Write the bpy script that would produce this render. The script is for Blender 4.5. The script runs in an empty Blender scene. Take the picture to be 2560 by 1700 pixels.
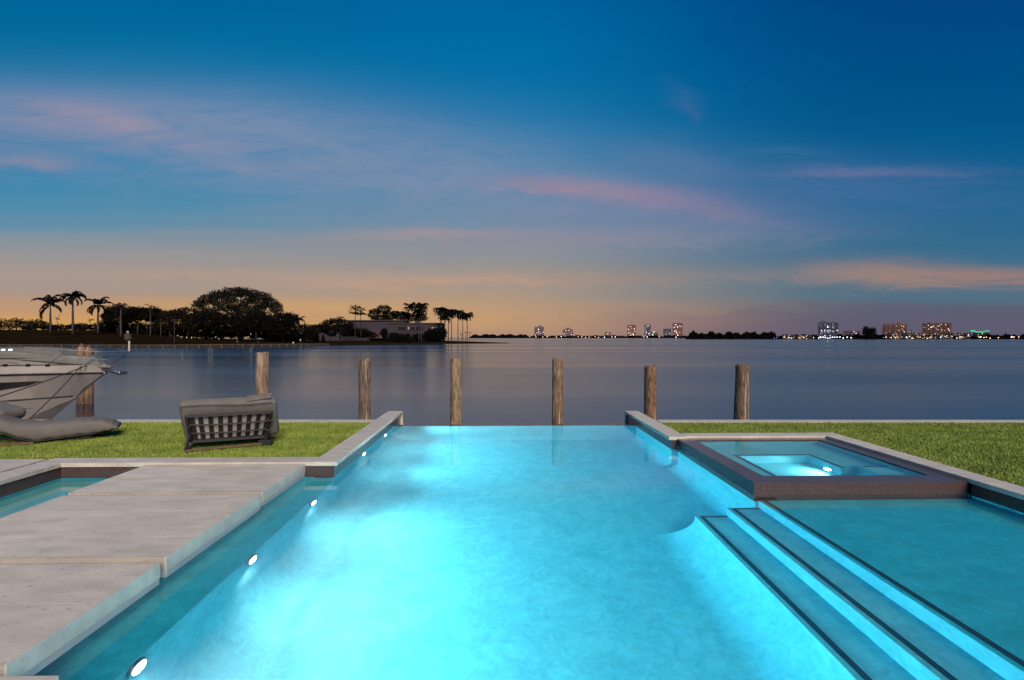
import bpy, bmesh, math, random
import numpy as np
from mathutils import Vector, Matrix
random.seed(7); rng = np.random.default_rng(7)
S = bpy.context.scene; COL = S.collection
# ------------------------------------------------------------------ camera
F, CX, CY, TH, EYE = 1300.0, 1271.0, 843.5, math.atan(24/1300), 2.0     # photo pixels (2560 x 1700)
FW = Vector((math.sin(TH), math.cos(TH), 0)); RT = Vector((math.cos(TH), -math.sin(TH), 0))
cam = bpy.data.cameras.new('camera'); camo = bpy.data.objects.new('camera', cam); COL.objects.link(camo)
camo.location = (0, 0, EYE); camo.rotation_euler = (math.radians(90), 0, -TH)
cam.sensor_width = 36; cam.lens = F/2560*36; cam.shift_x = (1280-CX)/2560; cam.shift_y = (CY-850)/2560
cam.clip_start = .05; cam.clip_end = 60000
S.camera = camo
S.view_settings.view_transform = 'Standard'; S.view_settings.look = 'None'
S.view_settings.exposure = 0; S.view_settings.gamma = 1
S.render.engine = 'CYCLES'
cy_ = S.cycles; cy_.use_denoising = True; cy_.max_bounces = 10; cy_.transmission_bounces = 8; cy_.diffuse_bounces = 5
cy_.caustics_refractive = True; cy_.caustics_reflective = False; cy_.sample_clamp_indirect = 60; cy_.blur_glossy = 0.5
cy_.volume_bounces = 0
def at(px, py, D):                                  # point seen at pixel (px, py) at forward distance D
    return FW*D + RT*((px-CX)/F*D) + Vector((0, 0, EYE+(CY-py)/F*D))
def dz(py, z): return (EYE-z)*F/(py-CY)             # distance of the pixel row on the level z
def lin(c):
    return tuple((v/255/12.92 if v/255 <= .04045 else ((v/255+.055)/1.055)**2.4) for v in c)

# ------------------------------------------------------------------ world: dusk sky
w = bpy.data.worlds.new('World'); S.world = w; w.use_nodes = True
nt = w.node_tree; nt.nodes.clear()
def mth(op, a, b=None, c=None, clamp=False):
    n = nt.nodes.new('ShaderNodeMath'); n.operation = op; n.use_clamp = clamp
    for i, v in enumerate((a, b, c)):
        if v is None: continue
        if isinstance(v, (int, float)): n.inputs[i].default_value = v
        else: nt.links.new(v, n.inputs[i])
    return n.outputs[0]
def mixc(fac, a, b):
    n = nt.nodes.new('ShaderNodeMix'); n.data_type = 'RGBA'
    for s, v in ((n.inputs[0], fac), (n.inputs[6], a), (n.inputs[7], b)):
        if isinstance(v, (int, float)): s.default_value = v
        elif isinstance(v, tuple): s.default_value = (*v, 1)
        else: nt.links.new(v, s)
    return n.outputs[2]
def ramp(fac, stops, interp='B_SPLINE'):
    n = nt.nodes.new('ShaderNodeValToRGB'); cr = n.color_ramp; cr.interpolation = interp
    while len(cr.elements) < len(stops): cr.elements.new(.5)
    for e, (p, c) in zip(cr.elements, stops): e.position = p; e.color = (*lin(c), 1)
    nt.links.new(fac, n.inputs[0]); return n.outputs[0]
tc = nt.nodes.new('ShaderNodeTexCoord'); sp = nt.nodes.new('ShaderNodeSeparateXYZ'); nt.links.new(tc.outputs['Generated'], sp.inputs[0])
X, Y, Z = sp.outputs
rho = mth('SQRT', mth('ADD', mth('MULTIPLY', X, X), mth('MULTIPLY', Y, Y)))
el = mth('DIVIDE', Z, mth('MAXIMUM', rho, .02))
az = mth('ARCTAN2', X, Y)                          # 0 towards +Y, positive to the right
azc = mth('MINIMUM', mth('MAXIMUM', az, -.85), .85)
v = mth('DIVIDE', mth('MAXIMUM', el, 0), mth('COSINE', azc))      # elevation as the picture sees it
vf = mth('DIVIDE', v, .8, clamp=True)
def noise(scale, detail, vec, rough=.55, dist=0):
    n = nt.nodes.new('ShaderNodeTexNoise'); n.inputs['Scale'].default_value = scale; n.inputs['Detail'].default_value = detail
    n.inputs['Roughness'].default_value = rough; n.inputs['Distortion'].default_value = dist
    nt.links.new(vec, n.inputs['Vector']); return n.outputs[0]
def comb(x, y, z=0.0):
    n = nt.nodes.new('ShaderNodeCombineXYZ')
    for i, q in enumerate((x, y, z)):
        if isinstance(q, (int, float)): n.inputs[i].default_value = q
        else: nt.links.new(q, n.inputs[i])
    return n.outputs[0]
vv_ = mth('DIVIDE', el, mth('COSINE', azc))
nv1 = comb(mth('MULTIPLY', az, 2.2), mth('MULTIPLY', vv_, 8.0))
nv2 = comb(mth('MULTIPLY', az, 3.0), mth('MULTIPLY', vv_, 30.0), 3.7)
n1 = noise(1.0, 5, nv1, .6, .4); n2 = noise(1.0, 4, nv2, .55, .3)
nv3 = comb(mth('MULTIPLY', az, 7.0), mth('MULTIPLY', vv_, 26.0), 7.7); n3 = noise(1.0, 7, nv3, .68, 1.2)
wob = mth('MULTIPLY', mth('SUBTRACT', n1, .5), .05)
vfw = mth('ADD', vf, mth('MULTIPLY', mth('SUBTRACT', n2, .5), .06), clamp=True)
q = lambda y: max(0, (CY-y)/F/.8)
Lr = ramp(vfw, [(0, (205, 150, 95)), (q(822), (212, 165, 85)), (q(775), (200, 150, 105)), (q(735), (165, 150, 140)), (q(640), (160, 150, 147)),
                (q(560), (85, 142, 170)), (q(440), (45, 134, 175)), (q(230), (5, 118, 166)), (q(0), (0, 98, 150)), (1, (0, 84, 138))])
Cr = ramp(vfw, [(0, (172, 138, 118)), (q(815), (190, 148, 115)), (q(770), (175, 150, 128)), (q(700), (160, 150, 140)), (q(620), (140, 145, 150)),
                (q(540), (105, 140, 165)), (q(420), (55, 128, 170)), (q(300), (0, 118, 172)), (q(0), (0, 100, 158)), (1, (0, 84, 142))])
Rr = ramp(vfw, [(0, (92, 90, 112)), (q(815), (95, 90, 112)), (q(768), (92, 98, 115)), (q(745), (82, 112, 128)), (q(650), (60, 110, 140)),
                (q(500), (12, 100, 143)), (q(300), (0, 88, 142)), (q(0), (0, 68, 130)), (1, (0, 60, 122))])
def sm(x, a, b):
    n = nt.nodes.new('ShaderNodeMapRange'); n.interpolation_type = 'SMOOTHSTEP'
    n.inputs[1].default_value = a; n.inputs[2].default_value = b
    nt.links.new(x, n.inputs[0]); return n.outputs[0]
base = mixc(sm(az, -.75, .05), Lr, Cr); base = mixc(sm(az, -.02, .66), base, Rr)
# thin dusk clouds: (px, py, half width, half height, tilt, strength, colour) read off the photograph, stored as directions
CL = [(500, 320, 560, 70, .10, .72, (124, 142, 174)), (60, 270, 260, 30, -.02, .45, (112, 132, 172)), (265, 308, 150, 28, .10, .62, (168, 146, 162)),
      (430, 360, 230, 16, .10, .4, (150, 138, 165)), (60, 385, 240, 45, .05, .5, (110, 132, 170)), (105, 415, 110, 12, .03, .5, (150, 140, 160)),
      (640, 425, 150, 12, .12, .4, (140, 138, 168)), (1000, 420, 540, 90, .08, .65, (124, 142, 172)), (1400, 465, 170, 14, .05, .6, (165, 135, 155)),
      (1620, 490, 200, 26, .12, .68, (166, 136, 155)), (1790, 525, 95, 20, .2, .5, (160, 130, 150)), (1560, 545, 330, 50, 0, .5, (125, 135, 165)),
      (1695, 240, 42, 22, .55, .4, (60, 105, 155)), (1728, 275, 22, 14, .9, .35, (60, 105, 155)), (1655, 328, 45, 6, .05, .4, (55, 110, 160)),
      (1690, 400, 120, 30, .25, .35, (105, 125, 165)), (1950, 375, 130, 9, .1, .4, (60, 115, 160)), (2150, 432, 230, 12, .0, .6, (125, 120, 158)),
      (2030, 480, 400, 60, 0, .6, (72, 110, 158)), (2170, 672, 190, 24, .05, .7, (165, 132, 118)), (2420, 686, 260, 15, -.01, .7, (172, 128, 110)),
      (1090, 585, 230, 11, .0, .5, (178, 148, 148)), (1150, 703, 330, 11, -.015, .65, (202, 158, 128)), (700, 690, 500, 14, .0, .35, (190, 158, 138)),
      (1480, 600, 380, 22, -.05, .4, (150, 140, 155)), (1750, 690, 480, 22, .0, .45, (150, 135, 130)), (1500, 770, 340, 14, -.02, .35, (180, 145, 120)),
      (1650, 800, 200, 12, 0, .5, (160, 125, 120)), (2250, 805, 620, 28, 0, .5, (98, 92, 112)), (950, 780, 380, 26, 0, .45, (218, 168, 100))]
azw = mth('ADD', az, mth('MULTIPLY', mth('SUBTRACT', n1, .5), .22))
elw = mth('ADD', vv_, mth('ADD', mth('MULTIPLY', mth('SUBTRACT', n1, .5), -.05), mth('MULTIPLY', mth('SUBTRACT', n3, .5), .06)))
tex = mth('ADD', -.15, mth('MULTIPLY', n3, 2.3))
col = base
for px, py, rx, ry, tilt, st, c in CL:
    u = (px-CX)/F; a0 = math.atan(u)+TH; e0 = (CY-py)/F
    sa = rx/F*math.cos(a0-TH)**2; se = ry/F*1.25
    dx = mth('SUBTRACT', azw, a0)
    dy = mth('SUBTRACT', mth('ADD', elw, mth('MULTIPLY', dx, tilt)), e0)
    dx = mth('DIVIDE', dx, sa); dy = mth('DIVIDE', dy, se)
    g = mth('EXPONENT', mth('MULTIPLY', mth('ADD', mth('MULTIPLY', dx, dx), mth('MULTIPLY', dy, dy)), -.9))
    col = mixc(mth('MULTIPLY', mth('MULTIPLY', g, st), tex, clamp=True), col, lin(c))
bg = nt.nodes.new('ShaderNodeBackground'); nt.links.new(col, bg.inputs[0]); bg.inputs[1].default_value = 1.0
wo = nt.nodes.new('ShaderNodeOutputWorld'); nt.links.new(bg.outputs[0], wo.inputs[0])
w.cycles.sampling_method = 'MANUAL'; w.cycles.sample_map_resolution = 512
# one very soft warm sun lamp standing in for house lights behind the camera
sun = bpy.data.lights.new('sun', 'SUN'); sun.energy = 4.2; sun.angle = math.radians(28); sun.color = (1, .84, .67)
suno = bpy.data.objects.new('sun', sun); COL.objects.link(suno)
sd = Vector((-.30, .80, -.54)); suno.rotation_euler = sd.to_track_quat('-Z', 'Y').to_euler(); suno.location = (0, -5, 20)

# ------------------------------------------------------------------ helpers
def link(o, parent=None):
    COL.objects.link(o)
    if parent is not None:
        o.parent = parent; o.matrix_parent_inverse = parent.matrix_basis.inverted()
    return o
def tag(o, label=None, cat=None, group=None, kind=None):
    if label: o['label'] = label
    if cat: o['category'] = cat
    if group: o['group'] = group
    if kind: o['kind'] = kind
    return o
def thing(name, label, cat, loc=(0, 0, 0), group=None):
    o = bpy.data.objects.new(name, None); o.empty_display_size = .3; COL.objects.link(o); o.location = loc
    return tag(o, label, cat, group)
class MB:
    def __init__(s): s.bm = bmesh.new()
    def box(s, x0, x1, y0, y1, z0, z1, bev=0, M=None):
        bm = bmesh.new(); r = bmesh.ops.create_cube(bm, size=1)
        for vv in bm.verts:
            vv.co = Vector(((x0+x1)/2+vv.co.x*(x1-x0), (y0+y1)/2+vv.co.y*(y1-y0), (z0+z1)/2+vv.co.z*(z1-z0)))
        if bev: bmesh.ops.bevel(bm, geom=bm.edges[:], offset=bev, segments=2, affect='EDGES', profile=.6)
        if M is not None: bm.transform(M)
        s.add(bm); return s
    def add(s, bm):
        me = bpy.data.meshes.new('t'); bm.to_mesh(me); bm.free(); s.bm.from_mesh(me); bpy.data.meshes.remove(me)
    def tube(s, pts, r, n=8, cap=True):
        pts = [Vector(p) for p in pts]; rs = r if isinstance(r, (list, tuple)) else [r]*len(pts)
        rings = []
        for i, p in enumerate(pts):
            d = (pts[min(i+1, len(pts)-1)]-pts[max(i-1, 0)]).normalized()
            a = d.cross(Vector((0, 0, 1)) if abs(d.z) < .9 else Vector((1, 0, 0))).normalized(); b = d.cross(a)
            rings.append([s.bm.verts.new(p+(a*math.cos(t)+b*math.sin(t))*rs[i]) for t in [2*math.pi*k/n for k in range(n)]])
        for A, B in zip(rings, rings[1:]):
            for k in range(n): s.bm.faces.new((A[k], A[(k+1) % n], B[(k+1) % n], B[k]))
        if cap: s.bm.faces.new(rings[0][::-1]); s.bm.faces.new(rings[-1])
        return s
    def bar(s, p, q_, wd, th=None, up=Vector((0, 0, 1))):
        p, q_ = Vector(p), Vector(q_); d = q_-p; L = d.length; d.normalize(); th = th or wd
        a = d.cross(up)
        if a.length < 1e-3: a = d.cross(Vector((1, 0, 0)))
        a.normalize(); b = a.cross(d)
        M = Matrix((( *a, ), ( *d, ), ( *b, ))).transposed().to_4x4(); M.translation = (p+q_)/2
        return s.box(-wd/2, wd/2, -L/2, L/2, -th/2, th/2, 0, M)
    def prism(s, poly, z0, z1, axis='Z'):
        def mk(a, b, c): return {'Z': (a, b, c), 'Y': (a, c, b), 'X': (c, a, b)}[axis]
        A = [s.bm.verts.new(mk(a, b, z0)) for a, b in poly]; B = [s.bm.verts.new(mk(a, b, z1)) for a, b in poly]
        n = len(poly); s.bm.faces.new(A[::-1]); s.bm.faces.new(B)
        for k in range(n): s.bm.faces.new((A[k], A[(k+1) % n], B[(k+1) % n], B[k]))
        return s
    def build(s, name, m, parent=None, smooth=False, bevel=0):
        if bevel: bmesh.ops.bevel(s.bm, geom=s.bm.edges[:], offset=bevel, segments=2, affect='EDGES')
        bmesh.ops.recalc_face_normals(s.bm, faces=s.bm.faces[:])
        me = bpy.data.meshes.new(name); s.bm.to_mesh(me); s.bm.free()
        for p in me.polygons: p.use_smooth = smooth
        if m: me.materials.append(m)
        return link(bpy.data.objects.new(name, me), parent)
def npmesh(name, V, Fc, m, parent=None):            # V (n,3), Fc (m,k) with k = 3 or 4
    V = np.asarray(V, np.float32); Fc = np.asarray(Fc, np.int32); k = Fc.shape[1]
    me = bpy.data.meshes.new(name); me.vertices.add(len(V)); me.vertices.foreach_set('co', V.ravel())
    me.loops.add(Fc.size); me.loops.foreach_set('vertex_index', Fc.ravel())
    me.polygons.add(len(Fc)); me.polygons.foreach_set('loop_start', np.arange(0, Fc.size, k, dtype=np.int32))
    me.update(calc_edges=True); me.validate()
    if m: me.materials.append(m)
    return link(bpy.data.objects.new(name, me), parent)
def mat(name, c, rough=.6, amp=.0, scale=4.0, bump=0, bscale=40, metal=0, spec=.5, c2=None, stretch=(1, 1, 1), island=0, emit=None, es=0, coat=0, detail=6):
    m = bpy.data.materials.new(name); m.use_nodes = True; t = m.node_tree; p = t.nodes['Principled BSDF']
    p.inputs['Roughness'].default_value = rough; p.inputs['Metallic'].default_value = metal
    p.inputs['Specular IOR Level'].default_value = spec; p.inputs['Base Color'].default_value = (*c, 1)
    p.inputs['Coat Weight'].default_value = coat
    co = t.nodes.new('ShaderNodeTexCoord'); mp = t.nodes.new('ShaderNodeMapping'); mp.inputs['Scale'].default_value = stretch
    g = t.nodes.new('ShaderNodeNewGeometry'); t.links.new(g.outputs['Position'], mp.inputs[0])
    out = None
    if amp or c2:
        n = t.nodes.new('ShaderNodeTexNoise'); n.inputs['Scale'].default_value = scale; n.inputs['Detail'].default_value = detail
        t.links.new(mp.outputs[0], n.inputs['Vector'])
        r = t.nodes.new('ShaderNodeValToRGB'); r.color_ramp.elements[0].position = .32; r.color_ramp.elements[1].position = .68
        a = c2 if c2 else tuple(x*(1-amp) for x in c); b = c if c2 else tuple(min(1, x*(1+amp)) for x in c)
        r.color_ramp.elements[0].color = (*a, 1); r.color_ramp.elements[1].color = (*b, 1)
        t.links.new(n.outputs[0], r.inputs[0]); out = r.outputs[0]
    if island:
        h = t.nodes.new('ShaderNodeHueSaturation'); mr = t.nodes.new('ShaderNodeMapRange')
        mr.inputs[3].default_value = 1-island; mr.inputs[4].default_value = 1+island
        t.links.new(g.outputs['Random Per Island'], mr.inputs[0]); t.links.new(mr.outputs[0], h.inputs['Value'])
        if out: t.links.new(out, h.inputs['Color'])
        else: h.inputs['Color'].default_value = (*c, 1)
        out = h.outputs[0]
    if out: t.links.new(out, p.inputs['Base Color'])
    if bump:
        n = t.nodes.new('ShaderNodeTexNoise'); n.inputs['Scale'].default_value = bscale; n.inputs['Detail'].default_value = 5
        t.links.new(mp.outputs[0], n.inputs['Vector'])
        b = t.nodes.new('ShaderNodeBump'); b.inputs['Strength'].default_value = bump; b.inputs['Distance'].default_value = .02
        t.links.new(n.outputs[0], b.inputs['Height']); t.links.new(b.outputs[0], p.inputs['Normal'])
    if emit: p.inputs['Emission Color'].default_value = (*emit, 1); p.inputs['Emission Strength'].default_value = es
    return m
def stone_mat(name, c):
    m = mat(name, c, .55, .13, 2.2, .12, 60, stretch=(1, 2.6, 2.6), island=.07)
    t = m.node_tree; p = t.nodes['Principled BSDF']; g = [n for n in t.nodes if n.type == 'NEW_GEOMETRY'][0]
    src = p.inputs['Base Color'].links[0].from_socket
    def spots(scale, st, lo, hi, dark, src):
        mp = t.nodes.new('ShaderNodeMapping'); mp.inputs['Scale'].default_value = st; t.links.new(g.outputs['Position'], mp.inputs[0])
        n = t.nodes.new('ShaderNodeTexNoise'); n.inputs['Scale'].default_value = scale; n.inputs['Detail'].default_value = 4; n.inputs['Roughness'].default_value = .6
        t.links.new(mp.outputs[0], n.inputs['Vector'])
        r = t.nodes.new('ShaderNodeMapRange'); r.inputs[1].default_value = lo; r.inputs[2].default_value = hi; t.links.new(n.outputs[0], r.inputs[0])
        x = t.nodes.new('ShaderNodeMix'); x.data_type = 'RGBA'; x.inputs[7].default_value = (*dark, 1)
        t.links.new(r.outputs[0], x.inputs[0]); t.links.new(src, x.inputs[6]); return x.outputs[2]
    src = spots(14, (1, 3.2, 3.2), .60, .74, tuple(q_*.45 for q_ in c), src)
    src = spots(26, (1, 2.0, 2.0), .62, .76, tuple(q_*1.35 for q_ in c), src)
    t.links.new(src, p.inputs['Base Color']); return m
def tile_mat(name, ca, cb, grout, size=.0265, rough=.22):
    m = bpy.data.materials.new(name); m.use_nodes = True; t = m.node_tree; p = t.nodes['Principled BSDF']
    g = t.nodes.new('ShaderNodeNewGeometry')
    def vm(op, a, b=None):
        n = t.nodes.new('ShaderNodeVectorMath'); n.operation = op
        t.links.new(a, n.inputs[0])
        if b is not None:
            if isinstance(b, tuple): n.inputs[1].default_value = b
            else: t.links.new(b, n.inputs[1])
        return n.outputs[0]
    d = vm('ADD', vm('SCALE', g.outputs['Position']), (.37, .37, .37)); d.node.inputs[0].links[0].from_node.inputs['Scale'].default_value = 1/size
    fr = vm('FRACTION', d); cell = vm('FLOOR', d)
    s = t.nodes.new('ShaderNodeSeparateXYZ'); t.links.new(fr, s.inputs[0])
    ns = t.nodes.new('ShaderNodeSeparateXYZ'); t.links.new(vm('ABSOLUTE', g.outputs['True Normal']), ns.inputs[0])
    def mm(op, a, b):
        n = t.nodes.new('ShaderNodeMath'); n.operation = op
        for i, vv in enumerate((a, b)):
            if isinstance(vv, (int, float)): n.inputs[i].default_value = vv
            else: t.links.new(vv, n.inputs[i])
        return n.outputs[0]
    gl = None
    for i in range(3):                               # grout lines along the axes lying in the face
        line = mm('LESS_THAN', s.outputs[i], .12); inpl = mm('LESS_THAN', ns.outputs[i], .5); k = mm('MULTIPLY', line, inpl)
        gl = k if gl is None else mm('MAXIMUM', gl, k)
    wn = t.nodes.new('ShaderNodeTexWhiteNoise'); t.links.new(cell, wn.inputs['Vector'])
    x = t.nodes.new('ShaderNodeMix'); x.data_type = 'RGBA'; x.inputs[6].default_value = (*ca, 1); x.inputs[7].default_value = (*cb, 1)
    t.links.new(wn.outputs['Value'], x.inputs[0])
    y = t.nodes.new('ShaderNodeMix'); y.data_type = 'RGBA'; t.links.new(gl, y.inputs[0]); t.links.new(x.outputs[2], y.inputs[6]); y.inputs[7].default_value = (*grout, 1)
    t.links.new(y.outputs[2], p.inputs['Base Color']); p.inputs['Roughness'].default_value = rough
    return m
M = {}
M['stone'] = stone_mat('limestone', (.59, .535, .46)); M['coping'] = stone_mat('coping_stone', (.53, .485, .43))
M['edge'] = stone_mat('edge_stone_dimmed', (.40, .36, .325)); M['base'] = mat('slab_base', (.40, .42, .44), .5, .05)  # edge stone darkened to offset the low sun on slab front faces
M['tile'] = tile_mat('mosaic', (.074, .049, .052), (.108, .069, .070), (.035, .022, .022))
M['nose'] = tile_mat('nosing_mosaic', (.016, .06, .085), (.026, .085, .11), (.008, .022, .03), rough=.4)
M['plaster'] = mat('pool_plaster', (.165, .58, .66), .7, c2=(.10, .46, .56), scale=2.6, stretch=(1, .8, 1), detail=15)
for n_ in M['plaster'].node_tree.nodes:
    if n_.type == 'TEX_NOISE': n_.inputs['Roughness'].default_value = .66; n_.inputs['Distortion'].default_value = .6
def grain(m, sc=16, lo=.86, hi=1.12):
    t = m.node_tree; p = t.nodes['Principled BSDF']; src = p.inputs['Base Color'].links[0].from_socket
    g = [n for n in t.nodes if n.type == 'NEW_GEOMETRY'][0]; n = t.nodes.new('ShaderNodeTexNoise'); n.inputs['Scale'].default_value = sc; n.inputs['Detail'].default_value = 6; n.inputs['Roughness'].default_value = .75; n.inputs['Distortion'].default_value = 1.2
    t.links.new(g.outputs['Position'], n.inputs['Vector']); r = t.nodes.new('ShaderNodeMapRange'); r.inputs[1].default_value = .35; r.inputs[2].default_value = .65; r.inputs[3].default_value = lo; r.inputs[4].default_value = hi
    t.links.new(n.outputs[0], r.inputs[0]); h = t.nodes.new('ShaderNodeHueSaturation'); t.links.new(src, h.inputs['Color']); t.links.new(r.outputs[0], h.inputs['Value']); t.links.new(h.outputs[0], p.inputs['Base Color'])
grain(M['plaster'], 7, .84, 1.14)
M['plaster2'] = mat('shelf_plaster', (.035, .57, .70), .7, c2=(.018, .48, .61), scale=2.4, stretch=(1, 1.4, 1), detail=12)
grain(M['plaster2'], 6, .84, 1.14)
M['concrete'] = mat('seawall_concrete', (.40, .37, .34), .8, .15, 3, .2, 30)
M['soil'] = mat('soil', (.03, .045, .012), .9, .2, 6)
M['grass'] = mat('grass', (.27, .345, .06), .6, c2=(.15, .225, .03), scale=1.6, island=.35)
M['wood'] = mat('weathered_wood', (.34, .22, .15), .85, c2=(.075, .042, .028), scale=13, stretch=(1, 1, .22), bump=.9, bscale=30, detail=9)
M['woodb'] = mat('brown_wood', (.12, .07, .035), .6, .2, 12)
M['hull'] = mat('white_gelcoat', (.25, .225, .215), .35, .04, 1, coat=.3)
M['hull2'] = mat('grey_canvas', (.14, .143, .14), .8, .12, 4, .2, 20)
M['dark'] = mat('dark_trim', (.012, .011, .011), .3); M['steel'] = mat('steel', (.42, .39, .36), .35, metal=1)
M['rope'] = mat('rope', (.05, .045, .04), .9)
M['cushion'] = mat('grey_cushion', (.135, .125, .118), .9, .10, 5, .35, 7)
M['cushion2'] = mat('pale_cushion_underside', (.42, .38, .37), .9, .06, 6)
M['strap'] = mat('black_strap', (.016, .016, .017), .7); M['strap2'] = mat('grey_strap', (.06, .058, .056), .8)
M['frame'] = mat('charcoal_frame', (.022, .022, .024), .45)
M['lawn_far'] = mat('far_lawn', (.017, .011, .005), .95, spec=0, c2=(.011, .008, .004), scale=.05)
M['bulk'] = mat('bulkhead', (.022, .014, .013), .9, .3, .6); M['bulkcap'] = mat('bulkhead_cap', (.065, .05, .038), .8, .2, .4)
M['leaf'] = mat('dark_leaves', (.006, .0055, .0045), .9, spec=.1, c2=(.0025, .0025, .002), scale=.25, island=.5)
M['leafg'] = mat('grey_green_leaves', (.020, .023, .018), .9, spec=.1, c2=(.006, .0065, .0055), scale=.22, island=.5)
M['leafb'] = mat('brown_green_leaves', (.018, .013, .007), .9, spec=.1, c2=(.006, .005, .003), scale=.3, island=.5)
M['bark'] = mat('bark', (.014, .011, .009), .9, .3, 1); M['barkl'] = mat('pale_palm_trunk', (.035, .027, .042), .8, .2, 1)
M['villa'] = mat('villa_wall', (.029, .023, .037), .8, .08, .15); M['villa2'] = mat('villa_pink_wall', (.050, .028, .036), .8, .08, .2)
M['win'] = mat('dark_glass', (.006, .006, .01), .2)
def emat(name, c, s): return mat(name, (0, 0, 0), emit=c, es=s)
M['lit'] = emat('lit_window', (1, .66, .42), 3.6); M['litw'] = emat('white_light', (.8, .86, 1), 6.0); M['litb'] = emat('blue_light', (.2, .3, 1), 1.6)
M['litg'] = emat('green_light', (.05, .75, .4), .8); M['lito'] = emat('orange_lamp', (1, .52, .24), 5.0); M['garden'] = emat('garden_lamp', (1, .85, .5), .55)
SCAT = .015
def water_mat(name, bump, scale, absorb):
    m = bpy.data.materials.new(name); m.use_nodes = True; t = m.node_tree; t.nodes.clear()
    o = t.nodes.new('ShaderNodeOutputMaterial'); g = t.nodes.new('ShaderNodeBsdfGlass'); g.inputs['IOR'].default_value = 1.333; g.inputs['Roughness'].default_value = 0
    n = t.nodes.new('ShaderNodeTexNoise'); n.inputs['Scale'].default_value = scale; n.inputs['Detail'].default_value = 3
    ge = t.nodes.new('ShaderNodeNewGeometry'); t.links.new(ge.outputs['Position'], n.inputs['Vector'])
    b = t.nodes.new('ShaderNodeBump'); b.inputs['Strength'].default_value = bump; b.inputs['Distance'].default_value = .01
    t.links.new(n.outputs[0], b.inputs['Height']); t.links.new(b.outputs[0], g.inputs['Normal']); t.links.new(g.outputs[0], o.inputs[0])
    va = t.nodes.new('ShaderNodeVolumeAbsorption'); d = max(absorb); va.inputs['Density'].default_value = d
    va.inputs['Color'].default_value = (*[1-a/d for a in absorb], 1); 
    vs = t.nodes.new('ShaderNodeVolumeScatter'); vs.inputs['Color'].default_value = (.75, .92, 1, 1); vs.inputs['Density'].default_value = SCAT; vs.inputs['Anisotropy'].default_value = .3
    ad = t.nodes.new('ShaderNodeAddShader'); t.links.new(va.outputs[0], ad.inputs[0]); t.links.new(vs.outputs[0], ad.inputs[1]); t.links.new(ad.outputs[0] if SCAT else va.outputs[0], o.inputs['Volume'])
    return m
ABS = (.25, .037, .010)
M['poolwater'] = water_mat('pool_water', .04, 1.2, ABS); M['spawater'] = water_mat('spa_water', .03, 2.5, ABS)

# ------------------------------------------------------------------ bay water and sky-side setting
def sea():
    m = bpy.data.materials.new('bay_water'); m.use_nodes = True; t = m.node_tree; p = t.nodes['Principled BSDF']
    p.inputs['Base Color'].default_value = (.012, .040, .092, 1); p.inputs['IOR'].default_value = 1.333
    ge = t.nodes.new('ShaderNodeNewGeometry')
    def nz(sc, st, det):
        mp = t.nodes.new('ShaderNodeMapping'); mp.inputs['Scale'].default_value = st; t.links.new(ge.outputs['Position'], mp.inputs[0])
        n = t.nodes.new('ShaderNodeTexNoise'); n.inputs['Scale'].default_value = sc; n.inputs['Detail'].default_value = det; t.links.new(mp.outputs[0], n.inputs['Vector']); return n.outputs[0]
    a = nz(.012, (.5, 3.2, 1), 4); b2 = nz(.35, (.22, 1.5, 1), 5)
    r = t.nodes.new('ShaderNodeMapRange'); r.inputs[1].default_value = .35; r.inputs[2].default_value = .65; r.inputs[3].default_value = .13; r.inputs[4].default_value = .24
    t.links.new(a, r.inputs[0]); t.links.new(r.outputs[0], p.inputs['Roughness'])
    b = t.nodes.new('ShaderNodeBump'); b.inputs['Strength'].default_value = .5; b.inputs['Distance'].default_value = .035
    t.links.new(b2, b.inputs['Height']); t.links.new(b.outputs[0], p.inputs['Normal'])
    bm = MB(); ys = 13.32
    L = 30000
    polys = [[(-L, 12.6), (-3.1, 12.6), (-3.1, ys), (-L, ys)], [(3.95, 12.3), (L, 12.3), (L, ys), (3.95, ys)], [(-L, ys), (L, ys), (L, 45000), (-L, 45000)]]
    for pl in polys:
        bm.bm.faces.new([bm.bm.verts.new((x, y, -1.0)) for x, y in pl])
    tag(bm.build('bay_water', m), kind='structure')
sea()

# ------------------------------------------------------------------ near ground, lawns, seawall
ZW = -.225
YB = lambda x: 12.66-.021*x                          # back edge of the sea wall
g = MB()
g.prism([(-60, -12), (-7.3, -12), (-7.3, 8.70), (-3.0, 8.70), (-3.0, YB(-3)-.2), (-60, YB(-60)-.2)], -1.6, -.03)
g.prism([(7.0, -12), (60, -12), (60, YB(60)-.2), (3.8, YB(3.8)-.2), (3.8, 10.75), (7.0, 10.75)], -1.6, -.03)
g.box(-7.3, 7.0, -12, 1.2, -1.6, -.07)
tag(g.build('ground', M['soil']), kind='structure')
sw = thing('sea_wall', 'pale concrete sea wall capping the far edge of both lawns', 'wall', (0, 12.6, 0))
for x0, x1 in ((-60, -3.0), (3.82, 60)):
    MB().prism([(x0, YB(x0)-.36), (x1, YB(x1)-.36), (x1, YB(x1)), (x0, YB(x0))], -.10, 0).build('cap', M['coping'], sw, bevel=.008)
    MB().prism([(x0, YB(x0)-.30), (x1, YB(x1)-.30), (x1, YB(x1)-.04), (x0, YB(x0)-.04)], -2.2, -.10).build('wall_face', M['concrete'], sw)
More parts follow.
